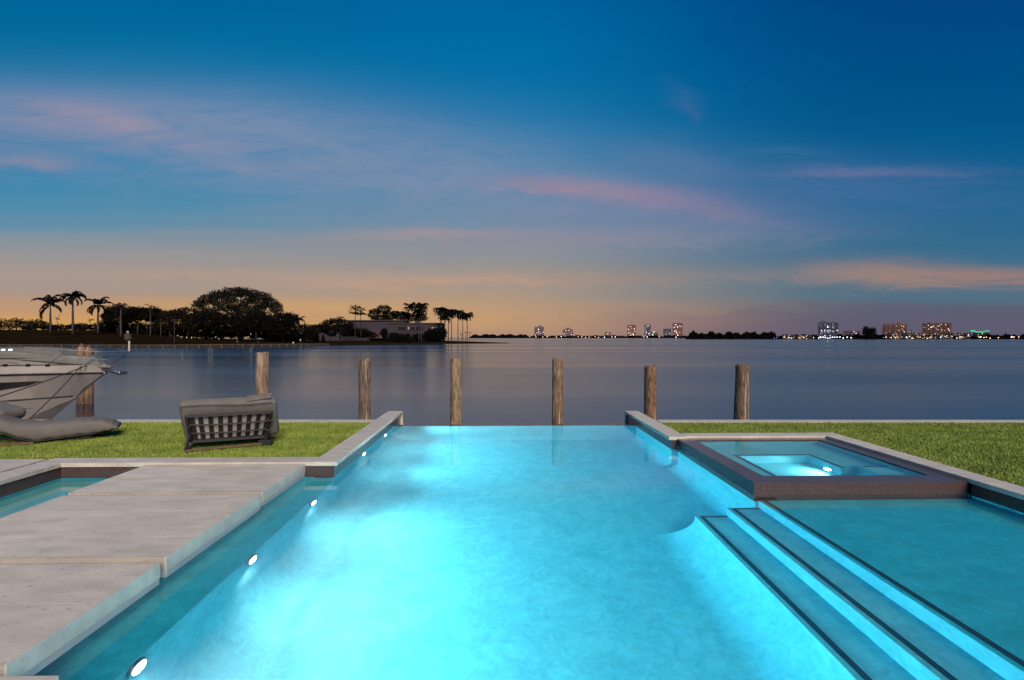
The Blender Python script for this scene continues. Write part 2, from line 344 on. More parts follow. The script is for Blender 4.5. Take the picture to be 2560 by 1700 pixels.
def lawn(poly_fn, x0, x1, y0, y1, n, label):
    r = rng.random((n*2, 2)); x = x0+(x1-x0)*r[:, 0]; y = y0+(y1-y0)*r[:, 1]; k = poly_fn(x, y); x, y = x[k][:n], y[k][:n]; n = len(x)
    h = rng.uniform(.022, .05, n); a = rng.uniform(0, 2*np.pi, n); wd = rng.uniform(.005, .010, n); ln = rng.uniform(.0, .035, n); b = rng.uniform(0, 2*np.pi, n)
    z = np.full(n, -.03)
    A = np.stack([x+np.cos(a)*wd, y+np.sin(a)*wd, z], 1); B = np.stack([x-np.cos(a)*wd, y-np.sin(a)*wd, z], 1)
    C = np.stack([x+np.cos(b)*ln, y+np.sin(b)*ln, z+h], 1)
    V = np.stack([A, B, C], 1).reshape(-1, 3)
    return tag(npmesh('grass', V, np.arange(3*n).reshape(-1, 3), M['grass']), label, 'lawn', kind='stuff')
lawn(lambda x, y: (y < YB(x)-.345) & (((y > 8.765) & (x < -2.985)) & ((x > -7.36) | (y > 8.765))) & (y-8.7 > -.62*(0)) , -13.5, -2.95, 8.7, 13, 190000, 'short green lawn grass left of the pool under the two daybeds')
lawn(lambda x, y: (y < YB(x)-.345) & ~((x < 7.03) & (y < 10.84)) & (x > 3.80+0*y), 3.8, 14.5, 5.5, 12.6, 190000, 'short green lawn grass right of the hot tub')

# ------------------------------------------------------------------ coping and slabs
def slabtiles(mb, xs, ys, z0, z1, gap=.0015, bev=.004):
    for a, b in zip(xs, xs[1:]):
        for c, d in zip(ys, ys[1:]): mb.box(a+gap, b-gap, c+gap, d-gap, z0, z1, bev)
    return mb
def cuts(a, b, s):
    n = max(1, round((b-a)/s)); return [a+(b-a)*i/n for i in range(n+1)]
def coping(label, x0, x1, y0, y1, s=1.22):
    xs = cuts(x0, x1, s) if x1-x0 > y1-y0 else [x0, x1]; ys = cuts(y0, y1, s) if y1-y0 >= x1-x0 else [y0, y1]
    o = slabtiles(MB(), xs, ys, -.065, 0).build('stone_coping', M['coping'])
    return tag(o, label, 'coping')
cl = coping('stone coping strip on the left pool edge beside the daybed, reaching over the bay', -3.0, -2.6, 8.40, 14.12)
MB().box(-3.0, -2.6, 14.122, 14.18, -1.15, 0, .004).build('end_panel', M['coping'], cl)
coping('stone coping strip in front of the left lawn behind the farthest slab', -7.36, -3.003, 8.40, 8.762)
coping('stone coping strip at far left beside the shallow water shelf', -7.36, -6.96, 2.9, 8.397)
tag(slabtiles(MB(), cuts(-12, -2.6, 1.22), [1.2, 2.2, 3.13], -.08, 0, .0015, .006).build('stone_deck', M['coping']), 'stone deck edge in the bottom left corner nearest the viewer', 'deck')
cr_ = coping('short stone coping strip on the right pool edge, reaching out over the bay', 3.42, 3.79, 10.40, 14.02)
MB().box(3.42, 3.79, 14.022, 14.08, -1.15, 0, .004).build('end_panel', M['coping'], cr_)
coping('stone coping strip behind the far side of the hot tub', 3.793, 7.02, 10.46, 10.81)
coping('long stone coping strip along the right lawn beside the hot tub', 6.66, 7.02, 1.3, 10.457)
pv = slabtiles(MB(), cuts(-11.9, -7.455, 1.48), cuts(2.8, 8.71, 1.48), -.08, -.004).build('stone_paver', M['coping'])
tag(pv, 'pale stone paving at far left beyond the pebble gap', 'paving')
peb = MB()
for i in range(420):
    x = random.uniform(-7.45, -7.365); y = random.uniform(4.5, 8.75); r = random.uniform(.012, .024)
    b = bmesh.new(); bmesh.ops.create_icosphere(b, subdivisions=1, radius=r, matrix=Matrix.Translation((x, y, -.03+r*.3)) @ Matrix.Diagonal((1, 1.3, .6, 1))); peb.add(b)
tag(peb.build('pebbles', mat('pebbles', (.12, .10, .09), .8, island=.5)), 'dark pebbles filling the gap between paving and coping', 'pebbles', kind='stuff')
SL = [('large floating stone slab farthest from the viewer, touching the lawn coping', -5.62, -3.10, 6.895, 8.39, [6.895, 7.64, 8.39], -4.36),
      ('middle floating stone slab between the far and the near one', -5.60, -3.07, 4.86, 6.785, [4.86, 5.36, 6.16, 6.785], -4.36),
      ('nearest floating stone slab at the lower left', -5.60, -3.05, 3.28, 4.745, [3.28, 4.03, 4.745], -4.36)]
for lb, x0, x1, y0, y1, ys, xm in SL:
    t = thing('stone_slab', lb, 'stone slab', ((x0+x1)/2, (y0+y1)/2, -.55), 'stone slabs bridging the pool')
    slabtiles(MB(), [x0+.02, xm, x1-.02], ys if True else [y0, y1], -.05, -.03, .0008, .002).build('top_tiles', M['stone'], t)
    e = MB()
    for a in range(2):                               # upstand faces around the edge
        e.box(x0, x0+.0205, y0+.0, y1, -.165, -.029, .003) if a == 0 else e.box(x1-.0205, x1, y0, y1, -.165, -.029, .003)
    e.build('edge_tiles', M['coping'], t)
    e = MB(); e.box(x0+.021, x1-.021, y0-.001, y0+.019, -.165, -.0295, .003); e.box(x0+.021, x1-.021, y1-.02, y1+.001, -.165, -.0295, .003)
    e.build('edge_tiles', M['edge'], t)
    MB().box(x0+.025, x1-.025, y0+.025, y1-.025, -.16, -.052).build('core', M['concrete'], t)
    MB().box(x0+.006, x1-.006, y0+.006, y1-.006, -.222, -.166).build('base', M['base'], t)
    MB().box(x0+.25, x1-.25, y0+.25, y1-.25, -.52, -.223).build('pedestal', M['plaster2'], t)

# ------------------------------------------------------------------ pool
pool = thing('swimming_pool', 'long infinity pool lit turquoise from underwater lights, open to the bay', 'swimming pool', (0, 7, -1.72))
ZF = -1.72; XL, XR = -2.665, 3.60; ZS = -.54
MB().box(XL, 7.1, 1.0, 13.30, -2.0, ZF).build('pool_floor', M['plaster'], pool)
def fillet(x, z, sx, r, y0, y1, n=12, axis='Y'):      # quarter-round cove strip between a wall at x and the floor
    pts = [(x+sx*(.001+r-r*math.cos(a)), z+.001+r-r*math.sin(a)) for a in [math.pi/2*i/n for i in range(n+1)]]
    mb = MB(); mk = (lambda a, b, c: (a, c, b)) if axis == 'Y' else (lambda a, b, c: (c, a, b))
    A = [mb.bm.verts.new(mk(a, b, y0)) for a, b in pts]; B = [mb.bm.verts.new(mk(a, b, y1)) for a, b in pts]
    for k in range(n): mb.bm.faces.new((A[k], A[k+1], B[k+1], B[k]))
    return mb
MB().box(-5.6, XL, 1.0, 8.43, -2.0, ZS).build('shallow_shelf', M['plaster2'], pool)
M['pale'] = mat('sunlit_tint_plaster', (.20, .58, .56), .7, c2=(.15, .50, .49), scale=2)  # paler colour stands in for sunlight and coping reflection on the basin
MB().box(-7.3, -5.603, 1.0, 8.43, -2.0, ZS-.003).build('shallow_basin', M['pale'], pool)
MB().box(XL-.35, XL+.002, 8.43, 14.10, -2.0, -.066).build('pool_wall', M['plaster'], pool)
MB().box(XL, XL+.004, 1.0, 8.43, -2.0, ZS+.001).build('pool_wall', M['plaster'], pool)
MB().box(-7.3, XL-.352, 8.43, 8.60, -1.2, -.066).build('pool_wall', M['plaster2'], pool)
MB().box(-7.3, -6.99, 1.0, 8.43, -.6, -.066).build('pool_wall', M['plaster2'], pool)
fillet(XL+.002, ZF, 1, .45, 1.0, 13.07).build('cove', M['plaster'], pool, True)
MB().box(3.475, 3.82, 10.40, 14.0, -2.0, -.066).build('pool_wall', M['plaster'], pool)
MB().box(XR, XR+.3, 7.25, 10.41, -2.0, -.30).build('pool_wall', M['plaster'], pool)
fillet(3.475, ZF, -1, .28, 10.4, 13.07).build('cove', M['plaster'], pool, True)
fillet(XR, ZF, -1, .28, 7.25, 10.4).build('cove', M['plaster'], pool, True)
MB().box(6.70, 7.05, 1.0, 7.25, -.8, -.066).build('pool_wall', M['plaster2'], pool)
MB().box(XL+.003, 3.474, 13.07, 13.31, -2.2, ZW-.010).build('infinity_wall', M['plaster'], pool)
fillet(13.07, ZF, -1, .28, XL, 3.48, axis='X').build('cove', M['plaster'], pool, True)
# mosaic bands at the waterline
tb = lambda *a: MB().box(*a).build('tile_band', M['tile'], pool)
tb(XL-.30, XL+.008, 8.424, 8.4295, -.36, -.066); tb(XL+.003, XL+.009, 8.424, 14.11, -.36, -.067)
tb(-6.984, XL-.301, 8.424, 8.4295, -.30, -.067); tb(-6.989, -6.984, 1.0, 8.424, -.30, -.067)
tb(3.468, 3.474, 10.41, 14.01, -.36, -.067); tb(6.693, 6.699, 1.0, 7.25, -.30, -.067)
tb(XL+.01, 3.467, 13.10, 13.315, ZW-.009, ZW-.001)
tb(XL-.30, XL+.003, 13.32, 14.11, -1.2, -.068) if False else None
MB().box(XL-.35, XL+.01, 13.33, 14.115, -1.1, -.3605).build('outer_wall_tiles', M['tile'], pool)
MB().box(3.467, 3.83, 13.33, 14.015, -1.1, -.3605).build('outer_wall_tiles', M['tile'], pool)
tb(3.468, 3.60, 10.393, 10.3985, -.36, -.067)
# tanning shelf and steps on the right
MB().box(3.66, 7.0, 1.0, 7.25, -2.0, -.475).build('tanning_shelf', M['plaster2'], pool)
MB().box(3.655, 3.66, 1.0, 7.2495, -2.0, -.4745).build('pool_wall', M['plaster'], pool)
ST = [(3.20, -.775), (2.75, -1.075)]
for x0, z in ST:
    st = MB().box(x0, 3.654, 1.0, 7.25, z-.9 if z-.9 > -1.9 else -1.9, z).build('step', M['plaster'], pool)
    MB().box(x0+.055, x0+.115, 1.0, 7.23, z+.001, z+.005).build('nosing_tile', M['nose'], st)
    MB().box(x0+.1155, x0+.445, 7.18, 7.23, z+.001, z+.005).build('nosing_tile', M['nose'], st)
fillet(2.75, ZF, -1, .55, 1.0, 7.25).build('cove', M['plaster'], pool, True)
MB().box(3.71, 3.775, 1.0, 7.24, -.4738, -.470).build('nosing_tile', M['nose'], pool)
# spa walls above and below the pool water
spa = thing('hot_tub', 'raised square hot tub clad in dark mosaic, glowing turquoise inside', 'hot tub', (5.16, 8.93, -1.1))
SX0, SX1, SY0, SY1 = 3.59, 6.655, 7.25, 10.455; IX0, IX1, IY0, IY1 = 3.895, 6.38, 7.585, 10.25; ZR = -.04; ZSW = -.052
for a in ((SX0, IX0, SY0, SY1), (IX1, SX1, SY0, SY1), (IX0+.0005, IX1-.0005, SY0, IY0), (IX0+.0005, IX1-.0005, IY1, SY1)):
    z0 = -.50
    MB().box(a[0], a[1], a[2], a[3], z0, ZR).build('rim', M['tile'], spa)
M['spaplaster'] = mat('spa_plaster', (.20, .66, .72), .7, c2=(.13, .56, .64), scale=2, detail=10)
PX0, PX1, PY0, PY1 = 4.37, 5.63, 7.95, 9.36; ZB = -.50
for a in ((IX0-.02, PX0, IY0-.02, IY1+.02), (PX0+.0005, PX1-.0005, PY1, IY1+.02), (PX0+.0005, PX1-.0005, IY0-.02, PY0), (PX1, IX1+.02, 8.45, IY1+.02), (5.90, IX1+.02, IY0-.02, 8.449)):
    MB().box(a[0], a[1], a[2], a[3], -1.25, ZB).build('bench', M['spaplaster'], spa)
MB().box(5.90, IX1, IY0, 8.449, ZB, -.34).build('step', M['spaplaster'], spa)
MB().box(IX0, IX1, IY0, IY1, -1.3, -1.05).build('floor', M['spaplaster'], spa)
for a in ((IX0, IX0+.006, IY0, IY1), (IX1-.006, IX1, IY0, IY1), (IX0+.006, IX1-.006, IY1-.006, IY1), (IX0+.006, IX1-.006, IY0, IY0+.006)):
    MB().box(*a, ZB+.001, -.16).build('inner_wall', M['spaplaster'], spa)
for a in ((PX0-.09, PX0-.03, PY0-.05, PY1+.09), (PX0-.0295, PX1+.09, PY1+.03, PY1+.09), (PX1+.03, PX1+.09, 8.46, PY1+.0295)):
    MB().box(*a, ZB+.0005, ZB+.004).build('nosing_tile', M['nose'], spa)
MB().box(5.95, 6.36, 8.38, 8.44, -.3395, -.336).build('nosing_tile', M['nose'], spa)
# water bodies (closed, sides buried in the walls)
pw = MB()
pw.prism([(-7.02, 1.15), (6.72, 1.15), (6.72, 7.262), (XR+.02, 7.262), (XR+.02, 10.42), (3.485, 10.42), (3.485, 13.105), (XL-.015, 13.105), (XL-.015, 8.435), (-7.02, 8.435)], -1.74, ZW)
tag(pw.build('pool_water', M['poolwater']), kind='structure')
tag(MB().box(IX0-.01, IX1+.01, IY0-.01, IY1+.01, -1.07, ZSW).build('hot_tub_water', M['spawater']), kind='structure')
# underwater lights
def lamp(parent, p, d, power, size=.12, spread=150, c=(.95, .93, .95), down=0):
    p = Vector(p); d = Vector(d).normalized(); q_ = d.to_track_quat('-Z', 'Y')
    m4 = Matrix.Translation(p) @ q_.to_matrix().to_4x4()
    fx = MB(); b = bmesh.new(); bmesh.ops.create_cone(b, cap_ends=True, segments=24, radius1=size*.85, radius2=size*.85, depth=.03, matrix=m4 @ Matrix.Translation((0, 0, .012))); fx.add(b)
    o = fx.build('pool_light', M['steel'], parent)
    b = bmesh.new(); bmesh.ops.create_uvsphere(b, u_segments=20, v_segments=8, radius=size*.62, matrix=m4 @ Matrix.Diagonal((1, 1, .25, 1)))
    x = MB(); x.add(b); x.build('lens', LENS, o, True)
    l = bpy.data.lights.new('lamp_light', 'AREA'); l.shape = 'DISK'; l.size = size*1.5; l.energy = power; l.color = c; l.spread = math.radians(spread)
    lo = bpy.data.objects.new('lamp_light', l); link(lo, o); lo.matrix_world = m4 @ Matrix.Translation((0, 0, -.05))
    if down:                                         # added second lamp aimed down, makes the bright patches on the floor
        l = bpy.data.lights.new('lamp_light', 'AREA'); l.shape = 'DISK'; l.size = size*1.2; l.energy = down; l.color = (1, .56, .52); l.spread = math.radians(132)
        lo = bpy.data.objects.new('lamp_light', l); link(lo, o)
        lo.matrix_world = Matrix.Translation(p+d*.06) @ Vector((.95, -.15, -1)).to_track_quat('-Z', 'Y').to_matrix().to_4x4()
LENS = emat('lamp_lens', (.9, .97, 1), 30)
for y in (2.1, 3.86, 5.62, 7.45):
    lamp(pool, (XL+.03, y, -.225-.42), (1, 0, -.08), 80, spread=118, down=38)
for y in (10.2, 12.1):
    lamp(pool, (XL+.03, y, -.225-.22), (1, 0, -.06), 88, spread=112, down=24)
lamp(spa, (PX1-.02, 8.73, -.85), (-1, 0, -.15), 14, .09)

# ------------------------------------------------------------------ mooring piles in the bay
def pile_mat(seed):
    a = [(.34, .24, .17), (.22, .15, .115), (.36, .25, .15), (.27, .17, .105), (.27, .15, .09), (.21, .145, .10)][(seed-1) % 6]
    m = mat('weathered_wood', a, .88, c2=tuple(x*.24 for x in a), scale=11+seed, stretch=(1, 1, .2+.03*seed), bump=.9, bscale=30, detail=10)
    t = m.node_tree; p = t.nodes['Principled BSDF']; src = p.inputs['Base Color'].links[0].from_socket; g = [n for n in t.nodes if n.type == 'NEW_GEOMETRY'][0]
    mp = t.nodes.new('ShaderNodeMapping'); mp.inputs['Scale'].default_value = (14, 14, .8); mp.inputs['Location'].default_value = (seed*3.1, 0, 0); t.links.new(g.outputs['Position'], mp.inputs[0])
    n = t.nodes.new('ShaderNodeTexNoise'); n.inputs['Scale'].default_value = 1; n.inputs['Detail'].default_value = 4; t.links.new(mp.outputs[0], n.inputs['Vector'])
    r = t.nodes.new('ShaderNodeMapRange'); r.inputs[1].default_value = .60; r.inputs[2].default_value = .68; t.links.new(n.outputs[0], r.inputs[0])
    x = t.nodes.new('ShaderNodeMix'); x.data_type = 'RGBA'; x.inputs[7].default_value = (.42, .36, .30, 1); t.links.new(r.outputs[0], x.inputs[0]); t.links.new(src, x.inputs[6]); t.links.new(x.outputs[2], p.inputs['Base Color'])
    return m
def pile(px, ytop, wpx, D, label, lean=0, seed=0):
    top = at(px, ytop, D); r = wpx/2/F*D; rr = random.Random(seed)
    mb = MB(); zs = [-2.2, -1, -.3, .4, 1.0, top.z-.06, top.z]
    pts = []; rs = []
    for z in zs:
        k = (top.z-z); pts.append((top.x-lean*k, top.y, z)); rs.append(r*(1+rr.uniform(-.05, .05)+.02*k))
    rs[-1] = rs[-2]*.93
    mb.tube(pts, rs, 18)
    for vv in mb.bm.verts:
        a = math.atan2(vv.co.y-top.y, vv.co.x-top.x); vv.co.x += math.cos(a)*r*.05*math.sin(5*a+seed)
        if vv.co.z > top.z-.07: vv.co.z += rr.uniform(-.02, .025)
    o = mb.build('mooring_pile', pile_mat(seed), None, True)
    for p in o.data.polygons:
        if abs(p.normal.z) > .8: p.use_smooth = False
    return tag(o, label, 'wooden pile', 'wooden mooring piles in the bay')
pile(656, 881, 30, 15.5, 'tallest weathered wooden pile, behind the slatted daybed', .01, 1)
pile(912, 898, 29, 15.2, 'wooden pile with a pale vertical streak, second from the left, beside the left lawn', .005, 2)
pile(1140, 896, 27, 15.6, 'tan wooden pile left of centre behind the infinity edge', .004, 3)
pile(1394, 896, 27, 15.6, 'wooden pile right of centre behind the infinity edge', .002, 4)
pile(1626, 915, 28, 15.2, 'reddish brown wooden pile just right of the short right coping', .003, 5)
pile(1857, 912, 34, 15.0, 'thickest leaning wooden pile farthest right behind the right lawn', .03, 6)
cp = thing('pile_cluster', 'dark cluster of wooden piles standing behind the yacht bow', 'wooden pile', at(212, 1007, 23.8))
for k, (px, D) in enumerate(((203, 23.6), (222, 23.6), (212, 24.2))):
    top = at(px, 866+4*k, D); mb = MB(); mb.tube([(top.x, top.y, -2.2), (top.x, top.y, top.z-.12), (top.x, top.y, top.z+.12)], [.19, .185, .03], 12)
    mb.build('pile', M['wood'], cp)
for z in (.9, .1):
    c = at(212, 900, 23.8); MB().box(c.x-.36, c.x+.36, c.y-.42, c.y-.30, z, z+.12, .01).build('cross_band', M['bulk'], cp)

# ------------------------------------------------------------------ yacht
def yacht():
    y = thing('yacht', 'white motor yacht moored at far left with its bow pointing right', 'yacht', at(0, 1050, 19))
    B0 = at(266, 925, 18.6)                          # bow tip on the centre line
    def beam(s): return 1.95*(1-(1-min(s, 7)/7)**1.9)+.03
    secs = []; ss = [0, .15, .4, .7, 1.07, 1.5, 2, 2.6, 3.4, 4.5, 6, 9, 13]
    for s in ss:
        b = beam(s); zk = max(-1.6, .74-.86*s); zc = max(zk+.03, -.06-.04*s) if s > .95 else zk+ (.74-zk)*.35
        bc = b*min(.95, max(.05, (zc-zk)/(.69-zk)*1.35)); zs = 1.02+.0*s
        secs.append([(0, zs+.03), (b*.93, zs), (b, .80), (b+.03, .77), (b+.03, .72), (b*.985, .69), (bc+.02, zc+.04), (bc-.02, zc-.02), (bc*.62, zk+(zc-zk)*.4), (0, zk)])
    for part in (0,):
        mb = MB(); rows = []
        for s, sec in zip(ss, secs):
            xx = B0.x - s
            rows.append([mb.bm.verts.new((xx+(.0 if i < 3 else -.0), B0.y-b, z)) for i, (b, z) in enumerate(sec)] + [mb.bm.verts.new((xx, B0.y+b, z)) for (b, z) in sec[-2:0:-1]])
        n = len(rows[0])
        for A, Bq in zip(rows, rows[1:]):
            for k in range(n): mb.bm.faces.new((A[k], A[(k+1) % n], Bq[(k+1) % n], Bq[k]))
        mb.bm.faces.new(rows[0]); mb.bm.faces.new(rows[-1][::-1])
        hull = mb.build('hull', M['hull'], y, False)
    def side(s, z, off=.0):                           # point on the near hull side
        s = max(s, 0.02); b = beam(s)
        i = 0
        prof = [(1.02, b*.93), (.77, b+.03), (.69, b*.985)]
        zk = max(-1.6, .74-.86*s); zc = max(zk+.03, -.06-.04*s) if s > .95 else zk+(.74-zk)*.35; bc = b*min(.95, max(.05, (zc-zk)/(.69-zk)*1.35))
        prof += [(zc+.04, bc+.02), (zc-.02, bc-.02), (zk+(zc-zk)*.4, bc*.62), (zk, 0)]
        bb = prof[0][1]
        for (za, ba), (zb, b2) in zip(prof, prof[1:]):
            if za >= z >= zb: bb = ba+(b2-ba)*((za-z)/max(1e-6, za-zb)); break
        return Vector((B0.x-s, B0.y-bb-off, z))
    MB().tube([side(s, .745, .005) for s in (.05, .3, .8, 1.5, 2.5, 4, 6, 9)], .03, 6).build('rub_rail', M['dark'], y)
    MB().tube([side(s, -.06-.04*s+.03, .012) for s in (1.1, 1.5, 2.5, 4, 6, 9)], .02, 6).build('spray_rail', M['rope'], y)
    MB().tube([side(s, -.36-.04*s, .012) for s in (1.5, 2.5, 4, 6, 9)], .012, 6).build('spray_rail', M['rope'], y)
    # hull window: dark blade tapering forward
    mb = MB(); A = []; Bp = []
    for s, zt, zb in ((1.65, .50, .49), (1.85, .50, .43), (2.05, .495, .35), (2.3, .49, .29), (2.8, .48, .22), (5.0, .45, .12)):
        A.append(mb.bm.verts.new(side(s, zt, .014))); Bp.append(mb.bm.verts.new(side(s, zb, .014)))
    for k in range(len(A)-1): mb.bm.faces.new((A[k], A[k+1], Bp[k+1], Bp[k]))
    o = mb.build('hull_window', M['dark'], y); sol = o.modifiers.new('s', 'SOLIDIFY'); sol.thickness = .02; sol.offset = 0
    # foredeck trunk and covered deckhouse
    def prof(pts, m, name, y0, y1, D=17.6, bev=.05):
        pp = [(at(px, py, D).x, at(px, py, D).z) for px, py in pts]
        mb = MB().prism(pp, B0.y+y0, B0.y+y1, 'Y')
        bmesh.ops.subdivide_edges(mb.bm, edges=[e for e in mb.bm.edges if abs(e.verts[0].co.x-e.verts[1].co.x) > 1.5], cuts=4)
        for vv in mb.bm.verts:
            k = min(1, max(.12, beam(max(.05, B0.x-vv.co.x-.55))/1.55)); vv.co.y = B0.y+(vv.co.y-B0.y)*k
        mb.build(name, m, y, bevel=0)
    prof([(-200, 870), (0, 869), (60, 871), (103, 876), (116, 888), (118, 896), (-200, 896)], M['hull2'], 'canvas_cover', -1.15, 1.15)
    prof([(-200, 893), (0, 893), (110, 890), (188, 893), (196, 908), (205, 918), (-200, 918)], M['hull2'], 'coach_roof', -1.05, 1.05)
    prof([(-200, 896), (5, 894), (150, 897), (152, 914), (-200, 914)], M['hull'], 'roof_side_panel', -1.12, -1.06, 17.45, .01)
    # toe rail, stanchions and pulpit
    def rl(pts, r=.013, name='rail'): MB().tube(pts, r, 6).build(name, M['steel'], y)
    top = [at(-40, 866, 17.0), at(60, 870, 17.1), at(173, 876, 17.5), at(250, 880, 18.0), at(322, 878, 18.6)]
    rl(top, .016); far = [Vector((p.x, 2*B0.y-p.y, p.z)) for p in top]; rl(far[::-1], .016)
    mid = [at(60, 888, 17.1), at(173, 893, 17.5), at(270, 900, 18.1), at(300, 893, 18.4)]; rl(mid, .01)
    for s, tp in ((4.6, 0), (3.0, 1), (1.5, 2), (.55, 3)):
        p = side(s, 1.02); t_ = min(1, max(0, 1)); tgt = top[min(4, tp+1)]
        rl([p, Vector((p.x+.55 if tp > 1 else p.x+.2, (p.y+tgt.y)/2, tgt.z))], .012, 'stanchion')
    rl([Vector((B0.x+.1, B0.y-.1, 1.0)), top[-1]], .014, 'stanchion'); rl([Vector((B0.x+.1, B0.y+.1, 1.0)), top[-1]], .014, 'stanchion')
    # pulpit plate with anchor
    MB().box(B0.x-.35, B0.x+.22, B0.y-.14, B0.y+.14, .93, 1.0, .02).build('pulpit', M['hull'], y)
    an = MB(); a0 = at(255, 921, 18.5); a1 = at(290, 930, 18.5); a2 = at(306, 932, 18.5)
    an.tube([a0, a1, a2], [.05, .075, .03], 8); an.box(a2.x-.10, a2.x+.05, a2.y-.20, a2.y+.20, a2.z-.06, a2.z+.07, .03)
    an.build('anchor', M['steel'], y, True)
    # bow staff with a furled flag
    b0 = at(323, 878, 18.6); stf = MB().tube([b0, at(323, 854, 18.6), at(319, 828, 18.6)], .03, 8).build('bow_staff', M['coping'], y)
    MB().tube([at(319, 854, 18.6), at(320, 848, 18.6), at(319, 838, 18.6), at(318, 830, 18.6)], [.04, .12, .11, .03], 10).build('furled_flag', M['villa2'], stf)
    for k, x in enumerate((6, 24)):
        p = at(x, 874.5, 16.9); MB().box(p.x-.04, p.x+.04, p.y, p.y+.05, p.z-.02, p.z+.02, .008).build('deck_light', M['litw'], y)
    for px in (9, 66, 115):
        p = at(px, 914, 16.9); MB().box(p.x-.03, p.x+.03, p.y, p.y+.12, p.z-.04, p.z+.05, .01).build('cleat', M['dark'], y)
    return B0
BOW = yacht()
def rope(p, q_, sag, label):
    pts = [Vector(p).lerp(Vector(q_), t)+Vector((0, 0, -sag*4*t*(1-t))) for t in [i/10 for i in range(11)]]
    tag(MB().tube(pts, .018, 6).build('mooring_rope', M['rope']), label, 'rope')
rope(at(204, 914, 18.3), at(75, 1046, 15.5), .05, 'steep dark mooring rope running from the yacht bow down to the sea wall')
rope(at(216, 914, 18.3), at(-30, 1000, 14.5), .04, 'shallow dark mooring rope running from the yacht bow to the left')

# ------------------------------------------------------------------ daybeds
def noisy(o, amp, sc, seed=0):
    from mathutils import noise as mn
    for vv in o.data.vertices:
        d = mn.noise_vector(vv.co*sc+Vector((seed, 0, 0))); vv.co += d*amp
def soft_box(name, L, W, T, M4, m, parent, r, amp=.012, seed=0, sc=3.2):
    bm = bmesh.new(); bmesh.ops.create_cube(bm, size=1)
    for vv in bm.verts: vv.co = Vector((vv.co.x*L, vv.co.y*W, vv.co.z*T))
    bmesh.ops.bevel(bm, geom=bm.edges[:], offset=r, segments=5, affect='EDGES', profile=.5)
    bmesh.ops.subdivide_edges(bm, edges=[e for e in bm.edges if e.calc_length() > .12], cuts=7, use_grid_fill=True)
    bm.transform(M4); x = MB(); x.add(bm); o = x.build(name, m, parent, True); noisy(o, amp, sc, seed); return o
db = thing('daybed', 'slatted back of a padded grey daybed standing on the lawn, facing the bay', 'daybed', at(565, 1110, 9.4))
fb = [at(479, 1104, 9.25), at(665, 1091, 9.75)]; ft = [at(466, 1041, 9.0), at(679, 1030, 9.45)]   # lower and upper frame corners of the backrest
up = (ft[0]-fb[0]); upn = up.normalized(); ac = (ft[1]-ft[0]).normalized(); nb = ac.cross(upn).normalized()
if nb.y < 0: nb = -nb
mb = MB(); mb.bar(fb[0], fb[1], .05); mb.bar(ft[0], ft[1], .045); mb.bar(fb[0], ft[0], .05); mb.bar(fb[1], ft[1], .05); mb.build('back_frame', M['frame'], db)
for k in range(9):
    t = .035+.93*k/8; a = fb[0].lerp(fb[1], t)+nb*.02; b = ft[0].lerp(ft[1], t)+nb*.02
    MB().bar(a, b, .075 if k else .12, .006, nb).build('vertical_strap', M['strap'], db)
for t, sg in ((.33, .02), (.66, .02)):
    pts = [(fb[0].lerp(ft[0], t)).lerp(fb[1].lerp(ft[1], t), u)-nb*.002+Vector((0, 0, -sg*math.sin(math.pi*u)*1.0)) for u in (0, .25, .5, .75, 1)]
    x = MB()
    for a, b in zip(pts, pts[1:]): x.bar(a, b, .03, .005, nb)
    x.build('cross_strap', M['strap2'], db)
Mb = Matrix((( *ac, ), ( *nb, ), ( *upn, ))).transposed().to_4x4()
ctr = (fb[0]+fb[1]+ft[0]+ft[1])/4
Wd = (ft[1]-ft[0]).length
Mc = Mb.copy(); Mc.translation = ctr+nb*.21+upn*.05
bc = soft_box('back_cushion', Wd+.22, .24, up.length+.26, Mc, M['cushion'], db, .10, .010, 3)
x = MB(); G_ = [[x.bm.verts.new(fb[0].lerp(fb[1], u).lerp(ft[0].lerp(ft[1], u), t)+nb*.045) for u in [.03+.94*k/12 for k in range(13)]] for t in (.04, .28, .52, .76, .96)]
for r0, r1 in zip(G_, G_[1:]):
    for k in range(12): x.bm.faces.new((r0[k], r0[k+1], r1[k+1], r1[k]))
o = x.build('cushion_panel', M['cushion2'], bc); sl_ = o.modifiers.new('t', 'SOLIDIFY'); sl_.thickness = .02; sl_.offset = 0
# piping seam around the cushion top and loose folded corner
tl = ctr-ac*(Wd/2+.07)+upn*(up.length/2+.16)+nb*.07; tr = ctr+ac*(Wd/2+.07)+upn*(up.length/2+.16)+nb*.07
MB().tube([tl.lerp(tr, t)+Vector((0, 0, .012*math.sin(t*7))) for t in [i/12 for i in range(13)]], .008, 6).build('piping', M['strap2'], bc)
Mf = Mb.copy(); Mf.translation = ctr+upn*(up.length/2+.19)+nb*.22+ac*.50; Mf = Mf @ Matrix.Rotation(-.12, 4, 'Y')
soft_box('loose_flap', .42, .16, .045, Mf, M['cushion'], bc, .022, .02, 9)
nh = Vector((-ac.y, ac.x, 0)).normalized(); Ms = Matrix.Rotation(math.atan2(ac.y, ac.x), 4, 'Z'); Ms.translation = Vector((ctr.x, ctr.y, .34))+nh*.85
soft_box('seat_cushion', Wd-.05, 1.25, .17, Ms, M['cushion'], db, .07, .012, 5)
for s in (-1, 1):
    a = Vector((ctr.x, ctr.y, .22))+ac*s*(Wd/2-.12)+nh*.3; MB().bar(a, a+nh*1.1, .05).build('seat_rail', M['frame'], db)
bl = at(463, 1129, dz(1131, 0)); br = at(665, 1111, dz(1112, 0)); bl.z = .03; br.z = .03
MB().bar(bl, br, .035).build('base_rail', M['woodb'], db)
